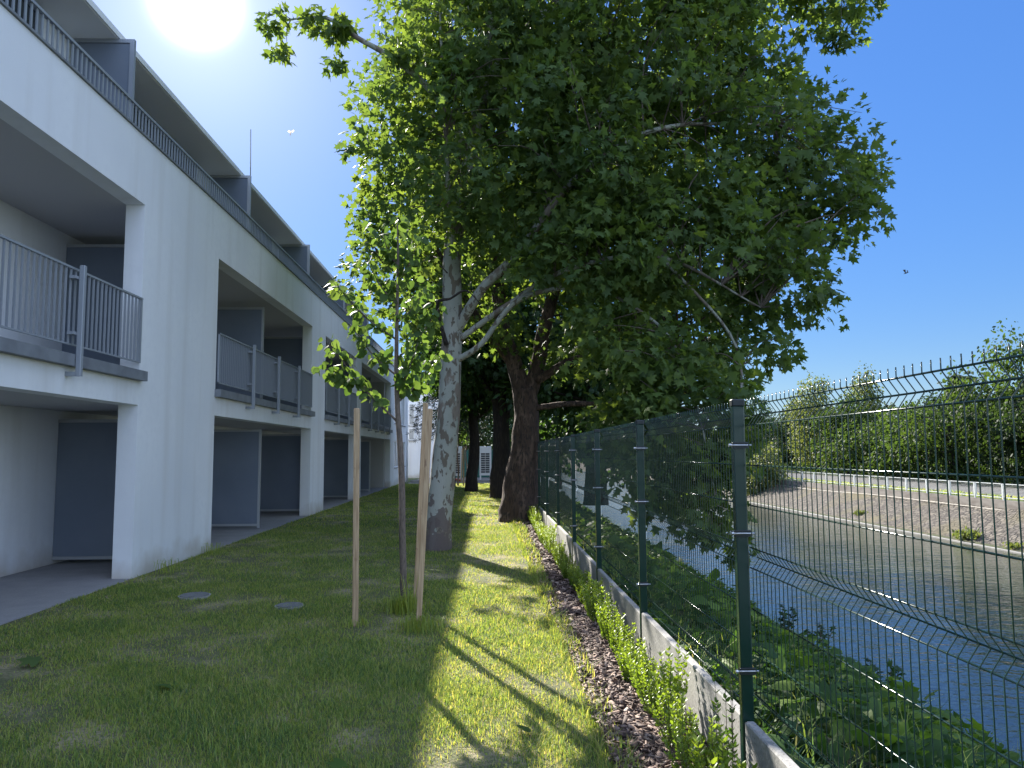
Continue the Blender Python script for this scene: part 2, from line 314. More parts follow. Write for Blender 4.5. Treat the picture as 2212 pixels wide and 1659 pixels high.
def leaves(P, D, Nn, S, T):
    TV, TT = T
    D = nrm(D); Nn = nrm(Nn-(Nn*D).sum(1, keepdims=True)*D); X = np.cross(D, Nn)
    V = P[:, None]+S[:, None, None]*(X[:, None]*TV[None, :, :1]+D[:, None]*TV[None, :, 1:2]+Nn[:, None]*TV[None, :, 2:3])
    n, k = len(P), len(TV)
    F = (TT[None]+(np.arange(n)*k)[:, None, None]).reshape(-1, 3)
    return V.reshape(-1, 3), F, k
def clusters(blobs, n, r):
    B = np.array(blobs, float); w = (B[:, 3]*B[:, 4]*B[:, 5])**(.75); w /= w.sum()
    i = r.choice(len(B), n, p=w); d = nrm(r.normal(size=(n, 3)))
    rad = 1-(1-.30)*(1-r.random(n)**.55)
    lump = 1+.13*np.sin(d[:, 0]*5+i)+.10*np.sin(d[:, 2]*7+i*2)
    C = B[i, :3]+d*B[i, 3:6]*np.minimum(rad*lump, 1.06)[:, None]
    return C, d, np.clip(B[i, 3:6].min(1)/.7, .5, 1)
def crown(name, blobs, ncl, nlf, spread, size, T, m, parent, r, down=.55, hang=1.0, keep=None, gap=-.45):
    C, d, sp = clusters(blobs, ncl, r)
    f = np.sin(C[:, 0]*2.7+1.3*np.sin(C[:, 2]*1.9))*np.sin(C[:, 2]*3.1+C[:, 1]*.9)+.7*np.sin(C[:, 0]*4.3-C[:, 2]*2.2)*np.sin(C[:, 1]*3.3+C[:, 0])
    kk = f > gap; C, d, sp = C[kk], d[kk], sp[kk]
    if keep is not None: k = keep(C); C, d, sp = C[k], d[k], sp[k]
    nl = np.maximum(3, (nlf*(.4+1.2*r.random(len(C)))).astype(int)); idx = np.repeat(np.arange(len(C)), nl); n = len(idx)
    off = r.normal(size=(n, 3)); off *= np.minimum(1, 1.7/np.linalg.norm(off, axis=1))[:, None]; off = off*(spread*sp[idx])[:, None]*np.array([1, 1, .8*hang]); P = C[idx]+off
    P[:, 2] -= (off[:, 0]**2+off[:, 1]**2)*.4/spread
    D = d[idx]*.5+nrm(off)*.5+r.normal(size=(n, 3))*.45+np.array([0, 0, -down])
    Nn = r.normal(size=(n, 3))*.75+np.array([0, 0, .8])
    S = size*(.5+.8*r.random(n)**1.3)
    V, F, k = leaves(P, D, Nn, S, T)
    cl = r.random(len(C)); rv = np.clip(.55*cl[idx]+.55*r.random(n)-.05, 0, 1)
    return trimesh(name, V, F, np.repeat(rv, k), m, parent), C
def branches(mb, limbs, C, r, frac=.35, rad=.012, n=4):
    """thin branches from the nearest limb point to foliage clumps"""
    L = np.array([p for pts, _ in limbs for p in catmull(pts, 5)])
    for c in C[r.random(len(C)) < frac]:
        dd = np.linalg.norm(L-c, axis=1)+np.maximum(0, L[:, 2]-c[2])*.6+r.random(len(L))*.9
        a = L[dd.argmin()]; v = c-a; ln = np.linalg.norm(v)
        if ln < .2 or ln > 4: continue
        mid = a+v*.5+np.array([0, 0, .12*ln])+r.normal(size=3)*.07*ln
        mb.tube(catmull([a, mid, c+r.normal(size=3)*.05], 3), [rad*(1+ln*.6)*(1-.78*t/6) for t in range(7)], n, cap=False)
def limbs_mesh(name, limbs, m, parent, nseg=12, wob=.03, extra=None):
    mb = MB()
    for q, (pts, rad) in enumerate(limbs):
        P = catmull(pts, 7); R = np.interp(np.linspace(0, 1, len(P)), np.linspace(0, 1, len(rad)), rad)
        mb.tube(P, list(R), nseg if R[0] > .1 else (8 if R[0] > .03 else 5), wob=wob)
    if extra: extra(mb)
    return mb.build(name, m, parent)

# ------------------------------------------------------------ setting
ZW = -2.2
def bankz(x):
    return np.interp(x, [1.24, 1.36, 2.0, 5.7, 6.0, 7.2, 19.0, 20.05, 23.0, 23.02, 300], [-.02, .17, .05, -1.92, -2.25, -3.0, -3.0, -2.22, -.93, -.60, -.55])
xs = [-900, -300, -100, -40, -20, -7, 1.24, 1.36, 1.7, 2.0, 2.6, 3.2, 3.8, 4.4, 5.0, 5.4, 5.7, 6.0, 6.5, 7.2, 12, 19, 20.05, 21, 22, 23, 23.02, 23.3, 40, 80, 200, 900]
ys = list(np.arange(-30, 90, 1.0))+[100, 130, 180, 300, 600, 1500]; ys = [-900, -200, -60]+ys
V = []; F = []
for j, y in enumerate(ys):
    for i, x in enumerate(xs):
        z = float(bankz(x))-.012 if x > 1.2 else -.012
        if 1.9 < x < 5.8: z += .07*math.sin(y*1.3+x*2)+.05*math.sin(y*3.1-x)
        if x > 30: z = -.55
        V.append((x, y, z))
nx = len(xs)
for j in range(len(ys)-1):
    for i in range(nx-1): F.append((j*nx+i, j*nx+i+1, (j+1)*nx+i+1, (j+1)*nx+i))
me = bpy.data.meshes.new('ground'); me.from_pydata(V, [], F); me.update()
g = link('ground', me, M['ground']); me.materials.append(M['bank'])
for p in me.polygons:
    c = p.center
    if 1.2 < c.x < 23: p.material_index = 1
tag(g, kind='structure')
def sheet(name, x0, x1, y0, y1, z, m, zf=None):
    mb = MB(); z2 = z if zf is None else zf
    mb.add([(x0, y0, z), (x1, y0, z2), (x1, y1, z2), (x0, y1, z)], [(0, 1, 2, 3)]); o = mb.build(name, m); tag(o, kind='structure'); return o
sheet('lawn', -4.9, .72, -8, 43.2, 0, M['soil'])
sheet('mulch_bed', .72, 1.245, -8, 34, .004, M['mulch'])
sheet('paving', -6.83, -4.9, -8, 47.6, .004, M['paving'])
sheet('gravel_strip', -4.5, 1.2, 43.2, 54, .008, M['gravel'])
sheet('canal_water', 4.6, 21.6, -60, 600, ZW, M['water'])
# far bank: revetment, toe beam, kerb wall, verge, road
mb = MB(); mb.add([(20.0, -30, -2.26), (22.98, -30, -.90), (22.98, 300, -.90), (20.0, 300, -2.26)], [(0, 1, 2, 3)]); tag(mb.build('revetment_slope', M['stone']), kind='structure')
mb = MB(); mb.box(19.95, 20.08, -30, 300, -2.4, -2.16); tag(mb.build('toe_beam', M['concrete']), kind='structure')
mb = MB(); mb.box(22.99, 23.22, -30, 300, -1.3, -.56); tag(mb.build('kerb_wall', M['oldconc']), kind='structure')
sheet('road', 25.2, 30.6, -30, 600, -.53, M['asphalt'])

# ------------------------------------------------------------ building
BLD = empty('apartment_building', (-4.9, 10, 0), 'long white two storey block with deep loggias, grey railings and a set back roof floor', 'building')
XF, XI, XB = -4.9, -5.17, -6.83
YE = 47.6
OG = [(3.2, 10.95, 0, 2.40), (14.0, 21.6, 0, 2.40), (23.4, 28.95, 0, 2.40), (30.15, 39.3, 0, 2.40)]
OF = [(a, b, 2.74, 5.28) for a, b, _, _ in OG]
WG = [(41.0, 43.6, .95, 2.36), (44.3, 46.4, .95, 2.36), (41.0, 43.6, 3.3, 5.1), (44.3, 46.4, 3.3, 5.1)]
def wallgrid(openings, y0, y1, z0, z1, xo, xi):
    Y = sorted({y0, y1, *[q for o in openings for q in o[:2]]}); Z = sorted({z0, z1, *[q for o in openings for q in o[2:]]})
    solid = lambda i, j: 0 <= i < len(Y)-1 and 0 <= j < len(Z)-1 and not any(o[0] <= (Y[i]+Y[i+1])/2 <= o[1] and o[2] <= (Z[j]+Z[j+1])/2 <= o[3] for o in openings)
    mb = MB()
    for i in range(len(Y)-1):
        for j in range(len(Z)-1):
            if not solid(i, j): continue
            a, b, c, d = Y[i], Y[i+1], Z[j], Z[j+1]
            mb.add([(xo, a, c), (xo, b, c), (xo, b, d), (xo, a, d)], [(0, 1, 2, 3)])
            mb.add([(xi, a, c), (xi, b, c), (xi, b, d), (xi, a, d)], [(3, 2, 1, 0)])
            if not solid(i-1, j): mb.add([(xi, a, c), (xo, a, c), (xo, a, d), (xi, a, d)], [(0, 1, 2, 3)])
            if not solid(i+1, j): mb.add([(xi, b, c), (xo, b, c), (xo, b, d), (xi, b, d)], [(3, 2, 1, 0)])
            if not solid(i, j-1): mb.add([(xi, a, c), (xo, a, c), (xo, b, c), (xi, b, c)], [(3, 2, 1, 0)])
            if not solid(i, j+1): mb.add([(xi, a, d), (xo, a, d), (xo, b, d), (xi, b, d)], [(0, 1, 2, 3)])
    return mb
wallgrid(OG+OF+WG, -6, YE, -.3, 6.25, XF, XI).build('wall', M['plaster'], BLD)
mb = MB(); mb.box(-16, XB, -6, YE-.02, -.3, 5.95)
mb.box(XB, XI, 39.6, YE-.03, -.3, 5.6)                      # rooms behind the far windows
mb.build('inner_wall', M['plaster'], BLD)
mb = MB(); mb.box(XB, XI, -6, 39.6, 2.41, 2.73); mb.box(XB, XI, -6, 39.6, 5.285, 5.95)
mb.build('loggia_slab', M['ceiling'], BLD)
mb = MB()
# upper floor, set back
mb.box(-15.5, -6.25, -6, 34.4, 5.95, 7.92); mb.build('terrace_wall', M['plaster'], BLD)
for a, b in ((4, 10.4), (12.2, 16.2), (17.8, 21.9), (23.6, 27.6), (29.3, 33.4)):
    w = MB(); w.box(-6.246, -6.20, a, b, 6.02, 7.86); f = w.build('terrace_window', M['darkglass'], BLD)
    w = MB()
    for y in (a, (a+b)/2, b-.06): w.box(-6.2, -6.17, y, y+.06, 6.02, 7.86)
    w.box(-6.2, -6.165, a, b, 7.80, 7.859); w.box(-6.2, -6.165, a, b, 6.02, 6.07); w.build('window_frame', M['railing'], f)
mb = MB(); mb.box(-16, -5.52, -6.2, 34.6, 7.925, 8.0); rf = mb.build('roof', M['soffit'], BLD)
mb = MB(); mb.box(-5.52, -5.49, -6.2, 34.6, 7.935, 8.03); mb.build('roof_edge', M['white'], rf)
for y in (5.6, 11.25, 16.95, 22.7, 28.45, 34.2):
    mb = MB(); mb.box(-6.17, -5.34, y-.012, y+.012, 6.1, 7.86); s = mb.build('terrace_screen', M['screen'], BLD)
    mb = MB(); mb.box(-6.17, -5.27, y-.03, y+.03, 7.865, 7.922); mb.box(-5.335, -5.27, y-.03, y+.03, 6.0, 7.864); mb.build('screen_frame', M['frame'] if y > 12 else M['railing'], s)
mb = MB(); mb.tube([(-5.3, 17.0, 7.93), (-5.32, 17.0, 9.02)], .012, 6); mb.build('lightning_rod', M['railing'], BLD)
# roof railing
mb = MB(); y = -6.0
mb.box(-4.995, -4.945, -6, YE, 6.64, 6.675); mb.box(-4.985, -4.955, -6, YE, 6.30, 6.325)
while y < YE:
    mb.box(-4.978, -4.962, y, y+.03, 6.325, 6.64); y += .105
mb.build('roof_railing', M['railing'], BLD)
mb = MB(); mb.box(XI-.03, XF+.03, -6, YE+.02, 6.252, 6.28); mb.build('parapet_cap', M['coping'], BLD)
for (a, b, _, _), posts in zip(OG, ([5.2, 7.15, 9.08], [15.8, 17.7, 19.6], [24.85, 26.7], [31.9, 33.9, 35.85, 37.9])):
    mb = MB()
    mb.box(-4.897, -4.79, a-.03, b+.03, 2.735, 2.872); mb.box(-5.19, -4.897, a+.003, b-.003, 2.742, 2.865)
    mb.build('balcony_coping', M['coping'], BLD)
    mb = MB(); X = -4.875
    mb.box(X-.02, X+.02, a+.05, b-.05, 3.885, 3.91); mb.box(X-.012, X+.012, a+.05, b-.05, 2.985, 3.005)
    y = a+.06
    while y < b-.06:
        mb.box(X-.012, X+.012, y, y+.012, 3.005, 3.885); y += .105
    mb.box(X-.015, X+.015, a+.05, a+.09, 2.985, 3.91); mb.box(X-.015, X+.015, b-.09, b-.05, 2.985, 3.91)
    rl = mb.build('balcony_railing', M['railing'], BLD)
    for y in posts:
        mb = MB(); mb.bbox(-4.785, -4.725, y-.03, y+.03, 2.62, 3.93, .006); mb.box(-4.9, -4.785, y-.03, y+.03, 2.62, 2.67)
        for z in (3.1, 3.76): mb.box(-4.86, -4.785, y-.1, y+.03, z, z+.035)
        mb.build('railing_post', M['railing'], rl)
# loggia partition screens
for fl, (z0, z1) in enumerate(((.07, 2.27), (2.80, 5.12))):
    for y in (12.5, 17.95, 22.55, 29.5, 34.6):
        s0 = -5.2
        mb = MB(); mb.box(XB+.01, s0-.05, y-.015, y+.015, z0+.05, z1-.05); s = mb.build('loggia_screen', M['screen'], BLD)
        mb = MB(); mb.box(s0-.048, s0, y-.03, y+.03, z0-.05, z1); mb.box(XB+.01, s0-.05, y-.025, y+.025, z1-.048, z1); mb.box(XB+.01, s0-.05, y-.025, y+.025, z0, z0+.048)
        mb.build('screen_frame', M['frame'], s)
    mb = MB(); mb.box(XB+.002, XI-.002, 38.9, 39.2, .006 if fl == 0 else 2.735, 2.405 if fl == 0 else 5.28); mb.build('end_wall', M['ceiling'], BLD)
for a, b, c, d in WG:
    mb = MB(); mb.box(XF-.10, XF-.085, a+.05, b-.05, c+.05, d-.05); w = mb.build('window', M['glass'], BLD)
    mb = MB(); X0, X1 = XF-.12, XF-.06
    mb.box(X0, X1, a, b, c, c+.05); mb.box(X0, X1, a, b, d-.05, d)
    for y in (a, (a+b)/2-.04, b-.07): mb.box(X0, X1, y, y+.07, c+.05, d-.05)
    mb.build('window_frame', M['white'], w)
    mb = MB(); mb.box(XF-.05, XF+.05, a-.04, b+.04, c-.035, c-.003); mb.build('window_sill', M['coping'], w)
mb = MB(); mb.tube([(XF+.05, 47.2, 0), (XF+.05, 47.2, 6.2)], .045, 10); mb.build('downpipe', M['white'], BLD)

# white wing at the end of the garden
WG2 = empty('white_house_wing', (-6, 54, 0), 'bright white rendered wing with narrow windows closing the far end of the garden', 'building')
mb = MB(); mb.box(-14, -2.7, 54, 62, -.3, 6.6); mb.box(-14, -2.65, 53.96, 62.04, 6.602, 6.68); mb.build('wall', M['plaster'], WG2)
for a, c, d in ((-5.46, 3.63, 5.15), (-5.46, 2.6, 3.45), (-5.46, 5.5, 6.1)):
    mb = MB(); mb.box(a+.05, a+.35, 53.97, 53.985, c+.05, d-.05); w = mb.build('window', M['glass'], WG2)
    mb = MB(); mb.box(a, a+.05, 53.95, 53.998, c, d); mb.box(a+.35, a+.40, 53.95, 53.998, c, d); mb.box(a+.05, a+.35, 53.95, 53.998, c, c+.05); mb.box(a+.05, a+.35, 53.95, 53.998, d-.05, d); mb.build('window_frame', M['white'], w)
    mb = MB(); mb.box(a-.04, a+.44, 53.90, 53.998, c-.05, c-.003); mb.build('window_sill', M['coping'], w)

# ------------------------------------------------------------ fence
FX = 1.28; PITCH = 2.52; P0 = 1.37; NB = 13
FEN = empty('mesh_fence', (FX, P0, 0), 'dark green folded wire panel fence on concrete base slabs beside the canal bank', 'fence')
HZ = [(1.93, 0), (1.88, .035), (1.83, 0), (1.63, 0), (1.43, 0), (1.22, 0), (1.17, .035), (1.12, 0), (.92, 0), (.72, 0), (.51, 0), (.465, .035), (.42, 0)]
prof = [(1.965, 0)]+HZ+[(.405, 0)]
def wire_panel(y0, y1, n, parent):
    mb = MB(); X = FX+.035; r = .0024
    for z, dx in HZ: mb.tube([(X+dx, y0-.02, z), (X+dx, y1+.02, z)], .0034, 8)
    for k in range(n):
        y = y0+(k+.5)*(y1-y0)/n
        mb.tube([(X+dx-.004, y, z) for z, dx in prof], r*.93, 5)
    return mb.build('wire_panel', M['fencegreen'], parent)
for i in range(-1, NB):
    y0 = P0+PITCH*i; y1 = y0+PITCH; dz = .012*math.sin(i*2.1)
    if i < 0: y0 = y1-PITCH
    wire_panel(y0+.04, y1-.04, 50 if i < 8 else 40, FEN)
    mb = MB(); mb.bbox(FX-.025, FX+.025, y0+.035, y1-.035, -.2, .385+dz, .007); mb.build('base_slab', M['concrete'], FEN)
for i in range(NB+1):
    y = P0+PITCH*i
    mb = MB(); mb.bbox(FX-.03, FX+.03, y-.02, y+.02, -.3, 1.93, .004); p = mb.build('fence_post', M['fencegreen'], FEN)
    mb = MB(); mb.bbox(FX-.034, FX+.034, y-.024, y+.024, 1.932, 1.965, .006); mb.build('post_cap', M['cap'], p)
    for z in (1.73, 1.29, .62):
        mb = MB()
        mb.bbox(FX-.041, FX+.041, y-.034, y-.021, z-.016, z+.016, .003)
        mb.build('clamp', M['cap'], p)
        mb = MB()
        mb.tube([(FX-.055, y-.032, z), (FX+.055, y-.032, z)], .0045, 8); mb.tube([(FX-.06, y-.032, z), (FX-.048, y-.032, z)], .009, 6, smooth=False)
        mb.build('bolt', M['steel'], p)

# ------------------------------------------------------------ grass
def blades(x0, x1, y0, y1, dens, h, w, r, zf=None, three=False, rb=0.0):
    n = int((x1-x0)*(y1-y0)*dens); x = r.uniform(x0, x1, n); y = r.uniform(y0, y1, n)
    patch = np.sin(x*2.3+1.5*np.sin(y*1.1))*np.sin(y*1.9+x)+.6*np.sin(x*6.1+y*2)*np.sin(y*5.3-x*1.7)
    k = r.random(n) < np.clip(.70+.45*patch, .12, 1); x, y, patch = x[k], y[k], patch[k]; n = len(x)
    z = np.zeros(n) if zf is None else zf(x)
    th = r.uniform(0, 2*np.pi, n); a = np.column_stack([np.cos(th), np.sin(th), 0*th]); b = np.column_stack([-np.sin(th), np.cos(th), 0*th])
    hh = h*(.45+.9*r.random(n)**1.5)*(1+.25*np.clip(patch, -1, 1)); ln = hh*(.15+1.1*r.random(n)); ww = w*(.6+.8*r.random(n))
    P = np.column_stack([x, y, z-.004]); up = np.array([0, 0, 1.0])
    v0 = P-b*ww[:, None]; v1 = P+b*ww[:, None]
    tip = P+a*ln[:, None]+up*hh[:, None]
    rv = np.clip(.40+.27*r.normal(size=n)-.12*patch+rb+(r.random(n) < .10)*.5, 0, 1)
    if three:
        V = np.stack([v0, v1, tip], 1); T = np.array([[0, 1, 2]]); m = 3
    else:
        md = P+a*(ln*.28)[:, None]+up*(hh*.62)[:, None]
        V = np.stack([v0, v1, md-b*(ww*.75)[:, None], md+b*(ww*.75)[:, None], tip], 1); T = np.array([[0, 1, 3], [0, 3, 2], [2, 3, 4]]); m = 5
    F = (T[None]+(np.arange(n)*m)[:, None, None]).reshape(-1, 3)
    return V.reshape(-1, 3), F, np.repeat(rv, m)
def join(parts):
    V = []; F = []; Rr = []; b = 0
    for v, f, q in parts: V.append(v); F.append(f+b); Rr.append(q); b += len(v)
    return np.vstack(V), np.vstack(F), np.concatenate(Rr)
parts = [blades(-3.6, .72, 3.0, 6.5, 11000, .036, .0022, rng), blades(-4.88, .72, 6.5, 10.5, 5500, .036, .0030, rng), blades(-3.6, .72, 3.0, 8, 700, .062, .0026, rng, rb=.08),
         blades(-4.88, .72, 10.5, 18, 2300, .042, .0045, rng, three=True), blades(-4.88, .72, 18, 43.2, 700, .05, .009, rng, three=True),
         blades(.60, .80, 3.0, 12, 3500, .10, .0028, rng), blades(.60, .85, 12, 22, 1200, .10, .006, rng)]
# tufts round the sapling and stakes
for cx, cy, n, h in ((-.88, 8.45, 260, .22), (-.66, 7.62, 220, .16), (-1.3, 7.85, 90, .10), (-.86, 8.3, 26, .55), (-4.6, 11.4, 40, .25), (-4.7, 13.6, 40, .22)):
    x = rng.normal(cx, .09, n); y = rng.normal(cy, .09, n); th = rng.uniform(0, 6.28, n)
    a = np.column_stack([np.cos(th), np.sin(th), 0*th]); b = np.column_stack([-np.sin(th), np.cos(th), 0*th])
    hh = h*rng.uniform(.5, 1.1, n); P = np.column_stack([x, y, 0*x]); up = np.array([0, 0, 1.0]); w = .0035
    md = P+a*(hh*.2)[:, None]+up*(hh*.8)[:, None]; tip = P+a*(hh*.65)[:, None]+up*(hh*.75)[:, None]
    V = np.stack([P-b*w, P+b*w, md-b*w, md+b*w, tip], 1).reshape(-1, 3)
    F = (np.array([[0, 1, 3], [0, 3, 2], [2, 3, 4]])[None]+(np.arange(n)*5)[:, None, None]).reshape(-1, 3)
    parts.append((V, F, np.repeat(rng.uniform(.3, .7, n), 5)))
# broad little clover-like leaves in the lawn
n = 9000; P = np.column_stack([rng.uniform(-4.5, .7, n), rng.uniform(3.2, 12, n), rng.uniform(.012, .035, n)])
v, f, k = leaves(P, rng.normal(size=(n, 3))*np.array([1, 1, .3]), rng.normal(size=(n, 3))*.35+np.array([0, 0, 1]), rng.uniform(.010, .024, n), OVAL)
parts.append((v, f, np.repeat(rng.uniform(.15, .6, n), k)))
V, F, q = join(parts); o = trimesh('grass', V, F, q, M['grass']); tag(o, 'short patchy lawn grass with dry spots between the building and the fence', 'grass', kind='stuff')

# ------------------------------------------------------------ mulch chips
def chips(n, y0, y1, r, s=1.0):
    P = np.column_stack([r.normal(.98, .17, n).clip(.70, 1.24), r.uniform(y0, y1, n), r.uniform(.008, .045, n)])
    D = nrm(r.normal(size=(n, 3))*np.array([1, 1, .25])); Nn = nrm(r.normal(size=(n, 3))*.55+np.array([0, 0, 1.0])); Nn = nrm(Nn-(Nn*D).sum(1, keepdims=True)*D); X = np.cross(D, Nn)
    L = (s*(.010+.040*r.random(n)**1.8))[:, None]; Wd = (s*(.004+.016*r.random(n)**1.5))[:, None]; H = (s*r.uniform(.001, .004, n))[:, None]
    V = []
    for sx, sy, sz in ((-1, -1, -1), (1, -1, -1), (.8, 1, -1), (-.7, 1, -1), (-1, -1, 1), (.9, -1, 1), (.7, .9, 1), (-.8, 1, 1)):
        V.append(P+X*sx*Wd+D*sy*L+Nn*sz*H)
    V = np.stack(V, 1).reshape(-1, 3)
    T = np.array([(4, 5, 6), (4, 6, 7), (0, 1, 5), (0, 5, 4), (1, 2, 6), (1, 6, 5), (2, 3, 7), (2, 7, 6), (3, 0, 4), (3, 4, 7)])
    return V, (T[None]+(np.arange(n)*8)[:, None, None]).reshape(-1, 3), np.repeat(r.random(n)**1.3, 8)
V, F, q = join([chips(8500, 2.8, 8, rng, 1.0), chips(3200, 8, 16, rng, 1.35), chips(1500, 16, 30, rng, 1.8)])
o = trimesh('bark_mulch', V, F, q, M['chip']); tag(o, 'reddish brown bark chips in the strip along the concrete slabs', 'mulch', kind='stuff')
mb = MB(); mb.tube(catmull([(.72+.012*math.sin(i), 2.5+i*1.2, .02) for i in range(22)], 3), .006, 5); o = mb.build('lawn_edging', M['cap']); tag(o, 'thin black plastic edging strip between the lawn and the bark chips', 'edging')

# ------------------------------------------------------------ privet row
def privet(sd, h, w, nstem=15, nl=20, upright=False):
    r = np.random.default_rng(sd); mb = MB(); P = []; D = []
    for s in range(nstem):
        th = r.uniform(0, 6.28); lean = r.uniform(.1, 1)*w
        top = np.array([math.cos(th)*lean, math.sin(th)*lean, h*r.uniform(.6, 1.12)]); base = np.array([math.cos(th)*.02, math.sin(th)*.02, 0])
        pts = [base+(top-base)*t+np.array([0, 0, .06*h*math.sin(t*3.1)]) for t in np.linspace(0, 1, 5)]
        mb.tube(pts, [.003, .0026, .002, .0016, .001], 4, cap=False)
        for k in range(nl):
            t = .18+.82*(k+r.random())/nl; p = base+(top-base)*t
            for sgn in (0, math.pi):
                a = k*1.57+sgn+r.normal()*.3
                P.append(p); D.append((math.cos(a), math.sin(a), .75+.4*t))
    P = np.array(P); D = np.array(D); n = len(P)
    v, f, k = leaves(P, D, r.normal(size=(n, 3))*.5+np.array([0, 0, 1]), r.uniform(.020, .040, n), OVAL)
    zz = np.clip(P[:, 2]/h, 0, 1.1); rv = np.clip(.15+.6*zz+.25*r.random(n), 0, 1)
    return mb, v, f, np.repeat(rv, k)
PROTO = []
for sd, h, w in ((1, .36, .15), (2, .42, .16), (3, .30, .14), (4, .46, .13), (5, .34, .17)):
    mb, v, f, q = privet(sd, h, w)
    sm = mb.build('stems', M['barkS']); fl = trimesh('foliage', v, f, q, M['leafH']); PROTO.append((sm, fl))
y = 3.0; k = 0; rr = random.Random(5); used = set()
while y < 24:
    i = rr.randrange(5) if k >= 5 else k
    root = empty('privet_shrub', (1.07+rr.uniform(-.05, .05), y, .005), 'small light green privet shrub in the planted row along the concrete fence slabs', 'shrub', 'privet shrubs planted along the fence')
    root.rotation_euler = (0, 0, rr.uniform(0, 6.28)); s = rr.uniform(.75, 1.15)*(1.0 if y < 9 else .8 if y < 13 else .95); root.scale = (s, s, s)
    for src in PROTO[i]:
        c = src if k < 5 else src.copy()
        if k >= 5: COL.objects.link(c)
        c.parent = root
    y += rr.uniform(.17, .30) if y < 13 else rr.uniform(.25, .5); k += 1
mb, v, f, q = privet(9, .62, .10, 4, 12); t = empty('young_shrub', (1.19, 3.92, 0), 'lone tall leafy shoot in front of the slab beside the nearest post', 'plant')
sm = mb.build('stems', M['barkS']); fl = trimesh('foliage', v*np.array([1, 1, 1]), f, q, M['leafW']); sm.parent = t; fl.parent = t

# ------------------------------------------------------------ canal bank growth
def undergrowth(r):
    parts = []
    n = 30000
    y = 1.5+(r.random(n)**1.6)*34; x = r.uniform(1.36, 5.25, n)
    clump = .5+.5*np.sin(x*2.7+1.3*np.sin(y*1.7))*np.sin(y*2.1+x*.8)
    zh = r.random(n)**.8*(.10+.42*clump)*np.where(x < 1.8, .45, 1.0)*np.clip(1-(x-4.2)*.55, .3, 1)
    P = np.column_stack([x, y, bankz(x)+zh+.02]); D = r.normal(size=(n, 3))*np.array([1, 1, .4]); Nn = r.normal(size=(n, 3))*.5+np.array([-.15, .1, 1])
    S = (.04+.12*r.random(n)**1.7)*(1+.02*y); rv = np.clip(.05+.5*zh/.5+.75*r.random(n)**2.2, 0, 1)  # most leaves dark, few bright: shade and sunlit leaves put into leaf colour
    for T, a, b in ((PLANE, 0, n//3), (ROUND, n//3, 2*n//3), (OVAL, 2*n//3, n)):
        v, f, k = leaves(P[a:b], D[a:b], Nn[a:b], S[a:b], T); parts.append((v, f, np.repeat(rv[a:b], k)))
    return parts
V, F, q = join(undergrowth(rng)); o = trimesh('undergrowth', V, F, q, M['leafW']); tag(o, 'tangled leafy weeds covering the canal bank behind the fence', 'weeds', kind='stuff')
parts = [blades(4.4, 5.6, 3, 14, 320, .24, .004, rng, bankz, rb=-.2), blades(4.4, 5.95, 14, 60, 110, .38, .009, rng, bankz, rb=-.2), blades(1.36, 4.4, 2, 20, 160, .28, .004, rng, bankz, rb=-.1)]
V, F, q = join(parts); o = trimesh('bank_grass', V, F, q, M['grass']); tag(o, 'tall rough grass at the edge of the canal bank above the water', 'grass', kind='stuff')
for px, (x, y, h, sd, lab) in enumerate(((5.3, 13.9, .95, 31, 'tallest dark leafy weed rising against the water behind the nearest post'),
                                         (5.3, 12.4, .75, 32, 'bushy broad leaved weed on the bank edge right of the nearest post'),
                                         (5.55, 10.9, .80, 33, 'narrow dark weed standing alone against the blue water'))):
    r = np.random.default_rng(sd); t = empty('tall_weed', (x, y, float(bankz(x))), lab, 'weed'); mb = MB(); P = []; D = []
    for s in range(4):
        th = r.uniform(0, 6.28); top = np.array([math.cos(th)*.22, math.sin(th)*.22, h*r.uniform(.6, 1.0)])
        mb.tube([np.zeros(3), top*.5+np.array([0, 0, .05]), top], [.008, .006, .003], 5)
        for k in range(13):
            P.append(top*(.15+.85*k/13)); a = k*2.4; D.append((math.cos(a), math.sin(a), .3))
    P = np.array(P); n = len(P); v, f, k = leaves(P, np.array(D), r.normal(size=(n, 3))*.5+np.array([0, 0, 1]), r.uniform(.08, .15, n), PLANE)
    sm = mb.build('stems', M['barkS']); fl = trimesh('foliage', v, f, np.repeat(r.random(n)*.4, k), M['leafW']); sm.parent = t; fl.parent = t

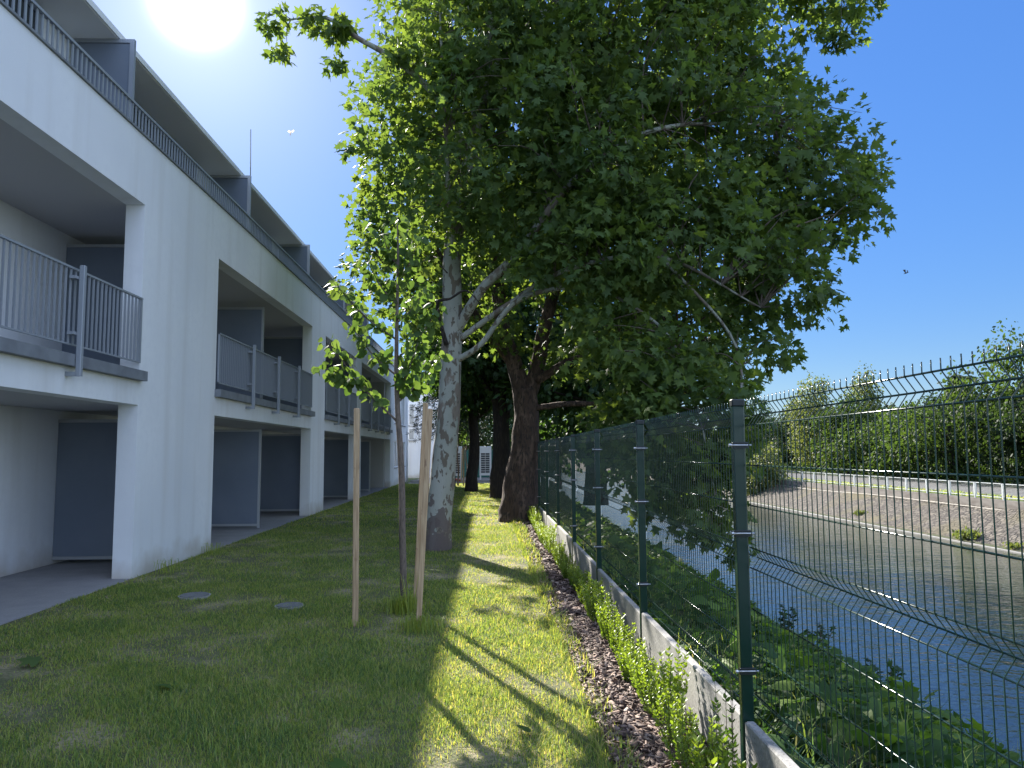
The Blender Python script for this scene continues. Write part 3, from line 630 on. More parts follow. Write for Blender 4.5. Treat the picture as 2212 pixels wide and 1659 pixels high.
# ------------------------------------------------------------ plane trees
A = empty('plane_tree', (-.88, 13.8, 0), 'nearest tall plane tree with smooth pale mottled trunk and a huge star leaved crown', 'tree', 'plane trees along the canal fence')
limbsA = [([(-.88, 13.8, -.1), (-.86, 13.8, .5), (-.76, 13.8, 1.6), (-.68, 13.8, 2.5), (-.62, 13.8, 4.0), (-.60, 13.8, 5.5), (-.25, 13.8, 7.3), (.1, 13.8, 9.6), (.4, 13.7, 12.2), (.5, 13.7, 14)], [.26, .235, .215, .20, .18, .16, .135, .11, .07, .03]),
          ([(-.55, 13.8, 3.9), (-.07, 13.3, 4.57), (.52, 13, 5.11), (1.63, 12.5, 6.4), (3.0, 12.6, 7.2), (5.2, 13.3, 7.6)], [.10, .085, .075, .06, .04, .015]),
          ([(-.55, 13.75, 3.35), (-.1, 13.4, 3.6), (.6, 13.1, 4.35), (1.9, 12.9, 4.55), (3.4, 12.8, 4.5)], [.06, .05, .045, .035, .012]),
          ([(-.56, 13.8, 3.7), (.4, 13.3, 4.3), (1.4, 12.8, 4.8), (2.9, 12.4, 4.9), (4.6, 12.6, 4.1)], [.06, .05, .045, .035, .012]),
          ([(-.60, 13.75, 5.4), (-.66, 13.2, 6.3), (-.72, 12.8, 7.8), (-.8, 12.6, 9.6)], [.055, .045, .035, .015]),
          ([(-.3, 13.8, 7.2), (-.9, 12.9, 7.9), (-1.5, 12.4, 8.25), (-2.05, 12, 8.4), (-2.6, 12, 8.75), (-3.3, 12, 8.7)], [.075, .06, .05, .042, .03, .01]),
          ([(0, 13.8, 8.6), (1.1, 13.5, 9.8), (2.6, 13.3, 10.6), (5.0, 14, 10.9), (6.6, 14.5, 11.2)], [.09, .08, .06, .04, .015]),
          ([(-.1, 13.8, 8.2), (1.0, 13.6, 8.6), (2.4, 13.6, 8.8), (4.6, 13.8, 8.2)], [.07, .06, .04, .015]),
          ([(1.9, 12.9, 4.55), (2.9, 12.2, 3.6), (3.3, 11.9, 2.3), (3.5, 11.8, 1.0)], [.03, .025, .018, .006]),
          ([(2.9, 12.4, 4.9), (4.1, 12.4, 3.4), (4.0, 12.3, 1.7), (3.95, 12.2, .0)], [.03, .025, .018, .006]),
          ([(.2, 13.8, 10.2), (.9, 13.9, 11.5), (1.8, 14, 13)], [.08, .06, .03]),
          ([(.1, 13.8, 9.4), (-.8, 13.5, 10.6), (-1.4, 13.3, 12)], [.06, .04, .02])]
blobA = [(.0, 13.3, 7.4, 2.2, 1.8, 2.0), (-.2, 13.3, 9.8, 1.5, 1.9, 2.0), (-.2, 13.5, 12.2, 1.9, 2.2, 1.8), (2.2, 13.3, 7.2, 2.2, 2.2, 2.2), (2.9, 13.4, 9.2, 2.0, 2.2, 1.5), (4.6, 13.4, 6.9, 1.9, 1.9, 1.4), (6.1, 13.9, 6.8, 1.3, 1.6, 1.1), (2.4, 13.5, 11.2, 2.2, 2.2, 1.5),
         (5.5, 14.2, 11.0, 1.7, 1.8, .9), (5.3, 14, 8.75, .95, 1, .75), (4.0, 13.8, 9.9, 1.0, 1, .8), (6.95, 14, 6.9, .55, .8, .5), (6.1, 13.8, 5.8, .6, .9, .5), (5.6, 13.4, 4.25, .6, .8, .35), (6.7, 14.2, 10.6, .9, 1, .6), (6.9, 14, 9.6, .35, .4, .5), (.9, 12.5, 4.7, .8, .5, .6), (1.2, 12.2, 5.7, .9, .6, .8), (3.4, 12.8, 5.4, 1.9, 1.8, 1.2), (5.1, 13.0, 4.7, .9, 1.3, .9), (4.5, 13, 3.6, .8, 1.1, .7), (1.8, 12.5, 5.0, 1.1, 1.3, .9),
         (2.9, 12.0, 2.6, 1.0, .9, 1.3), (3.3, 12.2, 1.7, .8, .8, 1.2), (3.0, 12.6, 1.6, .8, .8, 1.2), (3.9, 12.2, 2.0, .45, .7, 1.3), (3.75, 12.2, 1.2, .4, .5, 1.0), (2.4, 12.4, 2.2, .7, .7, 1.0), (3.2, 11.8, .8, .35, .4, .6), (3.95, 12.1, .2, .22, .3, .65), (2.3, 12.3, 3.5, .8, .9, .8), (-1.6, 12.2, 8.4, .45, .5, .3), (-2.6, 12, 8.75, .5, .45, .3), (-3.35, 12, 8.75, .35, .3, .22), (-3.3, 12, 8.1, .18, .2, .3), (-2.6, 12, 8.2, .2, .2, .35), (-.75, 12.8, 6.3, .8, .7, 1.6)]
def gapA(C): return ~((C[:, 0] < -1.0) & (C[:, 2] < 4.3))
fo, C = crown('crown', blobA, 2350, 25, .215, .158, PLANE, M['leafA'], A, np.random.default_rng(21), keep=gapA, gap=-.52)
rA = np.random.default_rng(5)
limbs_mesh('trunk', limbsA, M['barkA'], A, 20, .02)
mb = MB(); branches(mb, limbsA, C, rA, .32, .008); mb.build('twigs', M['barkS'], A)
mb = MB(); mb.tube(catmull([(-.72, 13.60, 3.62), (-.80, 13.45, 3.95), (-.85, 13.2, 4.3), (-.62, 13.0, 4.33), (-.35, 12.9, 4.45), (-.1, 12.8, 4.2)], 4), [.045, .04, .04, .035, .03, .03, .03, .03, .028, .026, .026, .024, .02, .02, .02, .018, .015, .012, .010, .008, .006][:21], 7)
mb.build('dead_branch', M['barkD'], A)

B = empty('plane_tree', (.82, 19.4, 0), 'thick plane tree with reddish brown flaking bark forking low beside the fence', 'tree', 'plane trees along the canal fence')
limbsB = [([(.80, 19.4, -.1), (.80, 19.4, .25), (.84, 19.4, .9), (.95, 19.4, 1.7), (1.0, 19.4, 2.6), (.95, 19.4, 3.3)], [.56, .50, .43, .37, .31, .30]),
          ([(.93, 19.4, 3.0), (.75, 19.4, 3.8), (.48, 19.4, 4.6), (.32, 19.4, 5.6), (.30, 19.4, 7.0), (.5, 19.5, 10), (.6, 19.5, 13)], [.24, .21, .19, .18, .16, .11, .05]),
          ([(1.0, 19.4, 3.0), (1.30, 19.4, 3.9), (1.42, 19.4, 4.6), (1.9, 19.6, 6.4), (2.8, 19.8, 9.5), (3.2, 19.8, 12)], [.22, .19, .18, .14, .09, .04]),
          ([(.6, 19.4, 4.0), (-.1, 19.2, 4.9), (-.9, 19, 6.2), (-1.8, 18.9, 7.8)], [.12, .10, .07, .03]),
          ([(1.25, 19.3, 3.5), (2.2, 19, 4.0), (3.6, 18.8, 4.2), (5.6, 18.6, 3.9)], [.11, .09, .06, .02]),
          ([(1.1, 19.3, 2.8), (2.3, 19, 2.9), (3.8, 18.6, 2.7), (5.4, 18.4, 2.2)], [.08, .07, .045, .015]),
          ([(.3, 19.4, 6.8), (-.6, 19.2, 8.6), (-1.4, 19, 10.5)], [.09, .06, .03]),
          ([(-.1, 19.2, 4.9), (-1.2, 18.3, 5.6), (-2.4, 17.8, 6.1)], [.06, .045, .015]),
          ([(1.9, 19.6, 6.4), (3.6, 19.5, 7.4), (5.4, 19.4, 8)], [.09, .06, .02])]
blobB = [(-.9, 19.2, 7.4, 2.2, 2.4, 2.3), (-1.0, 19.0, 10.6, 2.3, 2.6, 2.3), (-.2, 19.4, 13, 3, 3, 2), (1.6, 19.6, 8.0, 2.4, 2.4, 2.6), (3.6, 19.6, 7.4, 2.4, 2.4, 2.4), (3.6, 19.6, 10.6, 2.5, 2.6, 2.2), (5.5, 19.4, 6.2, 2.1, 2.1, 2.0), (3.2, 19.2, 4.6, 2.0, 2.0, 1.3), (5.4, 18.8, 3.9, 1.6, 1.6, .9), (-2.5, 17.8, 6.0, .85, .9, .85), (-1.6, 18.3, 5.4, 1.0, 1.0, 1.0), (3.3, 18.6, 2.6, 1.2, 1.2, .6), (4.6, 18.4, 2.0, .9, 1.0, .7), (0, 18.6, 5.2, .9, .9, .8)]
fo, C = crown('crown', blobB, 1900, 22, .30, .18, PLANE, M['leafA'], B, np.random.default_rng(22))
limbs_mesh('trunk', limbsB, M['barkB'], B, 24, .035, lambda mb: branches(mb, limbsB, C, rA, .18, .014))

def simple_tree(name, label, cat, group, base, blobs, bark, leafm, ncl, nlf, spread, size, T=PLANE, tr=.25, sd=1, lean=(0, 0), top=None, branchfrac=.1, hang=1.0, down=.55, gap=-.45):
    r = np.random.default_rng(sd); t = empty(name, base, label, cat, group); b = np.array(base, float)
    Bl = np.array(blobs, float); Bl[:, :3] += b
    ztop = top if top else float((Bl[:, 2]+.5*Bl[:, 5]).max()-b[2]); L = np.array([lean[0], lean[1], 0.])
    pts = [b+np.array([0, 0, -.15])]+[b+L*s+np.array([r.normal()*.04*ztop*s*(1-s), r.normal()*.04*ztop*s*(1-s), ztop*s]) for s in (.06, .2, .4, .6, .8, 1.0)]
    limbs = [(pts, [tr*1.35, tr*1.1, tr*.95, tr*.8, tr*.6, tr*.35, tr*.1])]
    for q in Bl:
        s = np.clip((q[2]-b[2])/ztop*.6, .15, .8); st = b+L*s+np.array([0, 0, ztop*s])
        if np.linalg.norm(q[:3]-st) > .8: limbs.append(([st, st+(q[:3]-st)*.5+np.array([0, 0, .15]), q[:3]], [tr*.4, tr*.28, tr*.08]))
    fo, C = crown('crown', Bl, ncl, nlf, spread, size, T, leafm, t, r, hang=hang, down=down, gap=gap)
    limbs_mesh('trunk', limbs, bark, t, 14, .04, lambda mb: branches(mb, limbs, C, r, branchfrac, .02))
    return t
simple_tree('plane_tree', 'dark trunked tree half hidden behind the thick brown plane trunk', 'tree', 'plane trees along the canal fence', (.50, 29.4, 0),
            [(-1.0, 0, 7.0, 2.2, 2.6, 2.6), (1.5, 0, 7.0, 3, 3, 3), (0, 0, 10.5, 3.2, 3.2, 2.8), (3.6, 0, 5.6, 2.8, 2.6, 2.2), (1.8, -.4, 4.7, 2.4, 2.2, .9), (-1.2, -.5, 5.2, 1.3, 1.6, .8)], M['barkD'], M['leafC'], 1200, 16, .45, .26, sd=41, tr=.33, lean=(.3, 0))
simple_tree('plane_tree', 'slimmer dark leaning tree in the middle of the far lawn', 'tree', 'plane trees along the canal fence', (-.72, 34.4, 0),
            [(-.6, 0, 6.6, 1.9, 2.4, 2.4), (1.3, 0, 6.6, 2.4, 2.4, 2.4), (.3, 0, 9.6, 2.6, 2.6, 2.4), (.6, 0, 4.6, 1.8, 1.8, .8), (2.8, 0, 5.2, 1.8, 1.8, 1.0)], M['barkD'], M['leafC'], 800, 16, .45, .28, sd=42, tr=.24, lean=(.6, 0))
# conifer reaching over from the building side
r = np.random.default_rng(9); PN = empty('pine_tree', (-1.75, 38.5, 0), 'dark pine with drooping needle branches between the white wing and the pale trunk', 'tree')
mb = MB(); mb.tube([(-1.75, 38.5, -.1), (-1.8, 38.5, 3), (-1.75, 38.5, 6), (-1.7, 38.5, 8.6)], [.2, .17, .11, .03], 10); P = []; D = []
for k in range(64):
    z = 2.9+5.5*k/64; th = k*2.4; ln = (2.2*(1-(z-2.9)/6.4)+.3)*r.uniform(.75, 1.05); a = np.array([math.cos(th), math.sin(th), 0])
    s = np.array([-1.75, 38.5, z]); e = s+a*ln+np.array([0, 0, -.25*ln]); mb.tube([s, (s+e)/2+np.array([0, 0, .12]), e], [.035, .022, .008], 5)
    for _ in range(26):
        t = r.uniform(.3, 1.02); c = s+(e-s)*t+r.normal(size=3)*.12
        for _ in range(12): P.append(c); D.append(nrm(a*.5+r.normal(size=3)*.7))
P = np.array(P); D = np.array(D); v, f, k = leaves(P, D, r.normal(size=P.shape), r.uniform(.16, .28, len(P)), NEED)
mb.build('trunk', M['barkD'], PN); trimesh('crown', v, f, np.repeat(r.random(len(P)), k), M['needle'], PN)
# dark trees on the bank further along
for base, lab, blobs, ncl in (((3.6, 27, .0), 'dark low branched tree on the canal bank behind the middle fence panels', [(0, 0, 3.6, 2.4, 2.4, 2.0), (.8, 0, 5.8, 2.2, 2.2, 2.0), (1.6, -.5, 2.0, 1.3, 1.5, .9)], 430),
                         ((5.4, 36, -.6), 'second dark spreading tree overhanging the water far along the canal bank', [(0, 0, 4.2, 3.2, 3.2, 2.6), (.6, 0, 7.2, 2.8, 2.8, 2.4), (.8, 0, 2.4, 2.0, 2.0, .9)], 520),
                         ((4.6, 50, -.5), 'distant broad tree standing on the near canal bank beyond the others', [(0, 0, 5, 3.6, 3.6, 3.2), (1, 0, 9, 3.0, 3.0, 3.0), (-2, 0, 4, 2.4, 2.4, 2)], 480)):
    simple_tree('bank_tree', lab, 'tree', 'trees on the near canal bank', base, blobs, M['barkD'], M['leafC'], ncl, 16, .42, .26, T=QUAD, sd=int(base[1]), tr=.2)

# ------------------------------------------------------------ linden sapling with its stakes
r = np.random.default_rng(77)
S = empty('linden_sapling', (-.90, 8.5, 0), 'young staked linden with thin trunk and round leaves, nearest tree on the lawn', 'tree')
limbsS = [([(-.90, 8.5, -.05), (-.92, 8.5, .8), (-.94, 8.5, 1.6), (-.99, 8.5, 2.3), (-1.0, 8.5, 3.0), (-.99, 8.5, 3.8), (-1.0, 8.5, 4.35)], [.040, .036, .034, .028, .022, .015, .005])]
for z, dx, dy, dz, ln in ((2.05, -.72, -.1, .85, 1.0), (2.25, .40, .2, .55, .6), (2.55, -.55, .3, .6, .7), (2.75, .45, -.2, .5, .65), (2.95, -.62, -.3, .55, .6), (3.15, .3, .35, .5, .6), (3.35, -.35, .1, .5, .55), (3.6, .25, -.2, .45, .45), (3.8, -.2, .2, .4, .4), (2.35, .25, -.35, .5, .6)):
    s = np.array([-.99, 8.5, z]); e = s+np.array([dx, dy, dz])*1.05; limbsS.append(([s, s+(e-s)*.5+np.array([0, 0, -.06]), e], [.013, .009, .003]))
s = np.array([-1.32, 8.45, 2.42]); limbsS.append(([s, s+np.array([-.22, 0, .10]), s+np.array([-.46, 0, .22])], [.006, .005, .002]))
P = []; D = []
for pts, rad in limbsS:
    C = catmull(pts, 10)
    for c in C[int(len(C)*(.60 if rad[0] > .03 else .25)):]:
        for _ in range(3 if rad[0] > .03 else 4):
            a = r.normal(size=3); a[2] = a[2]*.4; a = nrm(a); P.append(c+a*r.uniform(.03, .11)); D.append(a*.6+np.array([0, 0, -.6]))
P = np.array(P); D = np.array(D)+r.normal(size=P.shape)*.3
v, f, k = leaves(P, D, r.normal(size=P.shape)*.8+np.array([0, 0, .6]), r.uniform(.06, .115, len(P)), ROUND)
limbs_mesh('trunk', limbsS, M['barkS'], S, 10, .03); trimesh('crown', v, f, np.repeat(r.random(len(P)), k), M['leafL'], S)
def stake(lab, base, top, h, w=.03, grp='wooden stakes round the near sapling', parent=None):
    o = empty('wooden_stake', base, lab, 'stake', grp)
    b = Vector(base); t = Vector(top); d = (t-b).normalized(); x = Vector((1, 0, 0)); x = (x-d*x.dot(d)).normalized(); y = d.cross(x)
    mb = MB(); V = []; c = .004
    ring = [(-w, -w+c), (-w+c, -w), (w-c, -w), (w, -w+c), (w, w-c), (w-c, w), (-w+c, w), (-w, w-c)]
    for p, s in ((b-d*.1, 1), (t-d*.012, 1), (t, .86)): V += [p+x*(u*s)+y*(q*s) for u, q in ring]
    F = [tuple(range(7, -1, -1)), tuple(range(16, 24))]
    for k in (0, 8):
        for i in range(8): F.append((k+i, k+(i+1) % 8, k+8+(i+1) % 8, k+8+i))
    mb.add(V, F); mb.build('post', M['wood'], o); return o
stake('upright wooden stake standing alone left of the thin sapling trunk', (-1.31, 7.85, 0), (-1.325, 7.88, 2.16), 2.1, .0275)
stake('front wooden stake leaning right of the sapling trunk, shorter of the touching pair', (-.67, 7.65, 0), (-.565, 7.70, 2.14), 2.1, .025)
stake('taller wooden stake just behind the leaning front stake', (-.79, 8.65, 0), (-.685, 8.62, 2.26), 2.2, .027)

# young staked trees far away
for q, (x, y, lab) in enumerate(((-1.5, 40.2, 'small far staked sapling in front of the left white air conditioning unit'), (-1.15, 44, 'farther slender sapling between the two white air conditioning units'))):
    simple_tree('young_tree', lab, 'tree', 'far saplings', (x, y, 0), [(0, 0, 3.0, .5, .5, .7), (-.1, 0, 3.8, .45, .45, .6)], M['barkS'], M['leafL'], 90, 12, .2, .13, T=ROUND, tr=.04, sd=60+q)
    stake('left thin stake of the %s far sapling' % ('nearer' if q == 0 else 'farther'), (x-.32, y-.1, 0), (x-.25, y-.1, 1.95), 2, .035, 'stakes round the far saplings')
    stake('right thin stake of the %s far sapling' % ('nearer' if q == 0 else 'farther'), (x+.28, y-.1, 0), (x+.30, y-.1, 2.05), 2, .035, 'stakes round the far saplings')

# ------------------------------------------------------------ air conditioning units
for x, y, lab in ((-.1, 47, 'white louvred outdoor air conditioning unit right of the leaning dark trunk'), (-1.85, 46.2, 'white louvred outdoor air conditioning unit behind the far saplings')):
    u = empty('air_conditioner', (x, y, .2), lab, 'air conditioner', 'outdoor air conditioning units'); w = .36
    mb = MB(); mb.bbox(x-w, x+w, y-.35, y+.35, .34, 2.08, .02); mb.build('housing', M['ac'], u)
    mb = MB()
    for c in range(2):
        for q in range(9):
            xx = x-.26+c*.27; zz = .50+q*.135; mb.box(xx, xx+.24, y-.362, y-.352, zz, zz+.095)
    mb.build('louvre', M['acdark'], u)
    mb = MB(); mb.box(x-w+.02, x-w+.1, y-.33, y+.33, .0, .338); mb.box(x+w-.1, x+w-.02, y-.33, y+.33, .0, .338); mb.build('foot', M['ac'], u)
u = empty('drain_pipe', (-.95, 49, 0), 'pair of white vertical pipes standing behind the far saplings', 'pipe')
for dx in (0, .22):
    mb = MB(); mb.tube([(-.95+dx, 49, 0), (-.95+dx, 49, 2.2)], .06, 8); mb.build('tube', M['white'], u)
mb = MB(); mb.tube(catmull([(-2.2, 44.3, .16), (-1.9, 44.2, .2), (-1.6, 44.3, .16), (-1.5, 44.4, .1)], 4), .06, 8); tag(mb.build('garden_hose', M['red']), 'dull red hose bundle on the low kerb under the left air conditioning unit', 'hose')
mb = MB(); mb.bbox(-4.4, 1.15, 44.6, 44.8, -.1, .16, .02); tag(mb.build('garden_kerb', M['concrete']), 'low pale concrete kerb across the far end of the lawn', 'kerb')
gp = empty('panel_fence', (0, 52, 0), 'dull green solid panel fence behind the white air conditioning units', 'fence')
for i in range(5):
    x = -2.6+i*1.4; mb = MB(); mb.box(x+.05, x+1.35, 52, 52.04, .05, 1.9); mb.build('board_panel', M['greenpanel'], gp)
    mb = MB(); mb.box(x-.04, x+.04, 51.97, 52.07, 0, 2.0); mb.build('fence_post', M['fencegreen'], gp)
for i, (x, y, lab, mk) in enumerate(((-1.8, 56, 'sunlit pale green tree behind the left air conditioning unit', 'ftree_lite'), (.6, 57, 'grey green tree behind the right air conditioning unit', 'ftree_mid'), (3.4, 60, 'dark tree closing the far end behind the fence line', 'ftree_dark'), (-4.5, 66, 'tree top showing beyond the white wing', 'ftree_mid'))):
    simple_tree('garden_tree', lab, 'tree', 'trees behind the end of the garden', (x, y, 0), [(0, 0, 3.2, 2.0, 1.5, 2.4), (.4, 0, 6.0, 2.4, 2, 2.2), (0, 0, 8.6, 1.9, 1.8, 1.9)], M['barkD'], M[mk], 420, 14, .45, .30, T=QUAD, sd=100+i, tr=.15)

# ------------------------------------------------------------ small things on the lawn
for x, y, a, lab in ((-3.50, 9.5, .165, 'round flat manhole cover in the shaded grass nearer the building'), (-2.20, 8.8, .14, 'small round manhole cover in the shaded grass left of the lone stake')):
    t = empty('manhole_cover', (x, y, 0), lab, 'manhole cover', 'manhole covers in the lawn')
    mb = MB(); mb.tube([(x, y, -.02), (x, y, .034), (x, y, .038)], [a, a, a-.008], 28, smooth=False); mb.build('lid', M['manhole'], t)
    mb = MB(); mb.tube([(x, y, -.02), (x, y, .026)], [a+.02, a+.02], 28, smooth=False); mb.build('rim', M['concrete'], t)
def dropped(name, x, y, z, s, lab, m, T=PLANE, seed=1):
    r = np.random.default_rng(seed); v, f, k = leaves(np.array([[x, y, z]]), r.normal(size=(1, 3))*np.array([1, 1, .1]), np.array([[.2, -.25, 1.]]), np.array([s]), T)
    t = .0015; v2 = v-np.array([0, 0, t]); o = trimesh(name, np.vstack([v, v2]), np.vstack([f, f[:, ::-1]+k]), np.full(2*k, .7), m); tag(o, lab, 'leaf', 'fallen leaves on the lawn')
dropped('fallen_leaf', -3.62, 6.5, .055, .17, 'pale curled star shaped leaf fallen on the dark shaded grass', M['leafL'], seed=4)
dropped('fallen_leaf', -.78, 4.32, .06, .11, 'small fallen leaf lying just left of the shadow edge at the bottom', M['leafW'], seed=5)
dropped('fallen_leaf', .20, 4.75, .06, .10, 'small green fallen leaf on the sunlit grass near the bark chips', M['leafL'], ROUND, seed=6)
dropped('fallen_leaf', -2.32, 5.75, .055, .13, 'darker green leaf cluster lying in the shaded lawn', M['leafW'], seed=7)

# ------------------------------------------------------------ far bank: railing, pipe, plants, trees
RL = empty('bank_railing', (23.1, 40, -.56), 'pale galvanised railing along the road on the far canal bank', 'railing')
y = 14.0
while y < 110:
    mb = MB(); mb.box(23.07, 23.13, y-.03, y+.03, -.56, .18); mb.build('railing_post', M['galv'], RL)
    mb = MB(); mb.box(23.08, 23.12, y+.07, y+1.93, .14, .18); mb.box(23.08, 23.12, y+.07, y+1.93, -.46, -.42); mb.box(23.08, 23.12, y+.05, y+.09, -.46, .18); mb.box(23.08, 23.12, y+1.91, y+1.95, -.46, .18)
    for q in range(1, 9): mb.box(23.095, 23.105, y+.09, y+1.91, -.42+q*.062, -.42+q*.062+.006)
    mb.build('mesh_panel', M['galv'], RL); y += 2.0
mb = MB(); mb.tube(catmull([(22.75+.10*math.sin(i*1.7), 14+i*4, -.95+.05*math.sin(i*1.1)) for i in range(20)], 4), .022, 6); tag(mb.build('bank_pipe', M['pipe']), 'pale thin pipe lying along the top of the stone slope', 'pipe')
for i, (x, y, z, s, lab) in enumerate(((20.5, 32.6, -2.0, .55, 'bright green weed tuft growing from the stones near the water'), (20.9, 43, -1.85, .35, 'small weed tuft in the stone slope farther left'), (20.4, 29.6, -2.05, .3, 'tiny weed tuft at the waterline of the stone slope'))):
    r = np.random.default_rng(i+200); n = 260; P = np.array([x, y, z])+r.normal(size=(n, 3))*np.array([.4, .6, .18])*s; D = r.normal(size=(n, 3))*.6+np.array([0, 0, 1])
    v, f, k = leaves(P, D, r.normal(size=(n, 3)), r.uniform(.2, .45, n)*s, OVAL); o = trimesh('weed_tuft', v, f, np.repeat(r.random(n), k), M['ftree_lite']); tag(o, lab, 'weed', 'weed tufts on the stone slope')
r = np.random.default_rng(300); nb = 2600; P = np.array([22.3, 61.5, .2])+nrm(r.normal(size=(nb, 3)))*r.random((nb, 1))**.4*np.array([2.1, 3.2, 2.3])
simple_tree('willow_bush', 'yellow green bush growing over the end of the stone slope at the water', 'bush', None, (22.2, 62, -1.4), [(0, 0, 1.3, 1.7, 2.8, 1.3), (-.3, -1, 2.6, 1.2, 2.0, 1.2), (-.8, .5, .4, 1.0, 2.0, .8)], M['barkS'], M['ftree_lite'], 420, 16, .35, .26, T=OVAL, tr=.08, sd=301)
FT = [('weeping_birch', (33, 76, 'tall pale weeping birch with hanging yellow green branches'), 10.0, 2.6, 'ftree_lite', 2.2),
      ('maple_tree', (32.5, 68.5, 'bright green rounded tree right of the pale weeping birch'), 7.8, 3.0, 'ftree_mid', 1),
      ('birch_tree', (36, 72, 'thin topped birch rising behind the bright green tree'), 10.4, 2.0, 'ftree_lite', 1.8),
      ('bushy_tree', (33, 60.5, 'broad mid green tree in the middle of the far bank'), 6.2, 3.6, 'ftree_mid', 1),
      ('dark_tree', (38, 64, 'dark tree standing back between the birch and the fir'), 7.4, 3.2, 'ftree_dark', 1),
      ('bushy_tree', (32.5, 53, 'large grey green bushy tree spreading over the road'), 6.4, 4.0, 'ftree_mid', 1),
      ('weeping_birch', (34, 47.5, 'tallest drooping tree at the right edge over the far road'), 10.2, 3.4, 'ftree_mid', 2.0),
      ('dark_tree', (33, 44.5, 'deep green tree at the right edge in front of the drooping one'), 6.4, 3.4, 'ftree_dark', 1),
      ('dark_tree', (35, 84, 'dark tree left of the pale birch beyond the bend'), 8.4, 4.0, 'ftree_dark', 1),
      ('dark_tree', (32, 92, 'far dark tree behind the yellow green bush'), 8.8, 4.6, 'ftree_dark', 1),
      ('dark_tree', (26, 104, 'far dark tree closing the canal beyond the bend'), 9, 5, 'ftree_dark', 1),
      ('dark_tree', (34, 38.5, 'dark tree just outside the right edge of the view'), 7.4, 3.6, 'ftree_dark', 1)]
for i, (nm, (x, y, lab), h, rad, mk, hang) in enumerate(FT):
    r = random.Random(i+3); bl = [(0, 0, h*.33, rad, rad, h*.27), (r.uniform(-.6, .6), r.uniform(-1, 1), h*.62, rad*.85, rad*.9, h*.22), (r.uniform(-.5, .5), r.uniform(-.6, .6), h*.84, rad*.5, rad*.5, h*.13)]
    bl += [(r.uniform(-1, .2)*rad, r.uniform(-1, 1)*rad, h*r.uniform(.28, .7), rad*r.uniform(.3, .5), rad*r.uniform(.3, .5), h*r.uniform(.07, .13)) for _ in range(6)]
    simple_tree(nm, lab, 'tree', 'trees along the far road', (x, y, -.55), bl, M['barkD'], M[mk], 950, 16, .36, .24, T=QUAD, gap=-.05, tr=.16, sd=400+i, hang=hang, down=.6*hang)
r = np.random.default_rng(8); FR = empty('fir_tree', (36, 57.5, -.55), 'small dark pointed fir showing above the tree line', 'tree', 'trees along the far road')
mb = MB(); mb.tube([(36, 57.5, -.6), (36, 57.5, 8.2)], [.16, .02], 8); mb.build('trunk', M['barkD'], FR); P = []; D = []
for k in range(4200):
    z = 2+6*r.random()**1.2; a = r.uniform(0, 6.28); rr_ = (8.3-z)*.38*r.random()**.5*(.75+.25*math.cos(z*9)); P.append((36+math.cos(a)*rr_, 57.5+math.sin(a)*rr_, z-.55)); D.append((math.cos(a), math.sin(a), -.2))
P = np.array(P); v, f, k = leaves(P, np.array(D), r.normal(size=P.shape)*.4+np.array([0, 0, 1]), r.uniform(.3, .5, len(P)), OVAL); trimesh('crown', v, f, np.repeat(r.random(len(P)), k), M['needle'], FR)
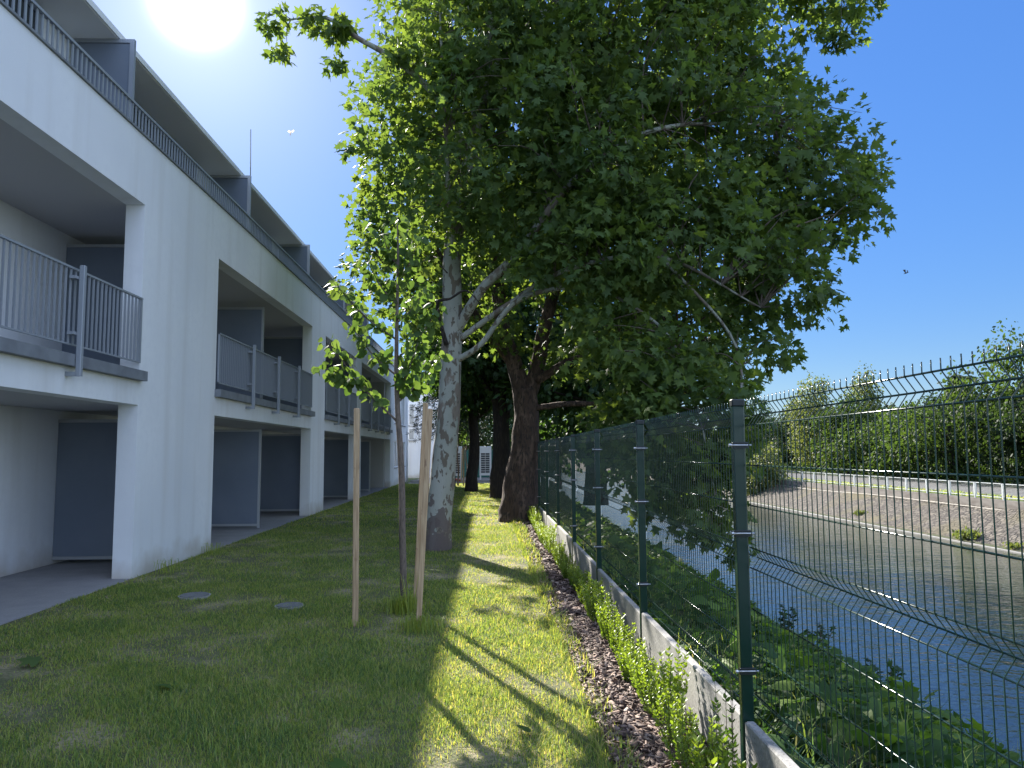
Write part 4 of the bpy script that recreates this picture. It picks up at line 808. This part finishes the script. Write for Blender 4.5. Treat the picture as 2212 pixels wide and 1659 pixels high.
# far wood that reads as one dark mass behind the named trees, and low growth at its foot
n = 26000; r = np.random.default_rng(12); y = r.uniform(25, 150, n); h = 5.0+1.2*np.sin(y*.35)+.8*np.sin(y*.9+1); z = -.5+h*r.random(n)**.9
x = 38.5+2*np.sin(y*.5)+r.uniform(-1.4, 3, n)-np.abs(z-2)*.1
P = np.column_stack([x, y, z]); v, f, k = leaves(P, r.normal(size=P.shape)+np.array([0, 0, -.5]), r.normal(size=P.shape)+np.array([0, 0, .6]), r.uniform(.35, .75, n), QUAD)
o = trimesh('woods', v, f, np.repeat(r.random(n)*.6, k), M['ftree_dark']); tag(o, 'dark unbroken wood behind the trees on the far bank', 'woods', kind='stuff')
n = 5000; y = r.uniform(25, 120, n); x = 31.2+r.random(n)**2*2.2; z = -.5+r.random(n)*.9; P = np.column_stack([x, y, z])
v, f, k = leaves(P, r.normal(size=P.shape)+np.array([0, 0, .5]), r.normal(size=P.shape), r.uniform(.15, .35, n), OVAL)
o = trimesh('roadside_growth', v, f, np.repeat(r.random(n)*.7, k), M['ftree_mid']); tag(o, 'low weeds and shoots along the far side of the road', 'weeds', kind='stuff')
V, F, q = join([blades(23.3, 25.2, 20, 100, 60, .12, .03, rng, lambda x: 0*x-.56, three=True)]); o = trimesh('verge_grass', V, F, q, M['grass']); tag(o, 'short verge grass between the railing and the road', 'grass', kind='stuff')

# ------------------------------------------------------------ in the air
t = empty('moth', (-1.30, 5.0, 3.83), 'small pale moth flying against the blue sky', 'moth')
mb = MB(); mb.tube([(-1.305, 5, 3.81), (-1.30, 5, 3.83), (-1.298, 5, 3.848)], [.0015, .003, .002], 6); mb.build('body', M['moth'], t)
mb = MB(); mb.add([(-1.30, 5, 3.842), (-1.282, 5.004, 3.856), (-1.278, 5.006, 3.847), (-1.29, 5.002, 3.832)], [(0, 1, 2, 3)]); mb.build('wing', M['moth'], t)
mb = MB(); mb.add([(-1.30, 5, 3.842), (-1.312, 4.996, 3.850), (-1.320, 4.994, 3.838), (-1.306, 5, 3.830)], [(0, 1, 2, 3)]); mb.build('wing', M['moth'], t)
t = empty('bird', (22.6, 40, 11.2), 'tiny dark bird flying in the blue sky over the canal', 'bird')
mb = MB(); mb.tube([(22.45, 40, 11.15), (22.6, 40, 11.2), (22.75, 40, 11.26)], [.01, .035, .01], 6)
mb.add([(22.58, 40, 11.2), (22.45, 39.8, 11.34), (22.25, 39.7, 11.30), (22.5, 39.95, 11.18), (22.64, 40, 11.2), (22.74, 40.2, 11.40), (22.9, 40.35, 11.42), (22.7, 40.05, 11.22)], [(0, 1, 2, 3), (4, 5, 6, 7)]); mb.build('body', M['bird'], t)
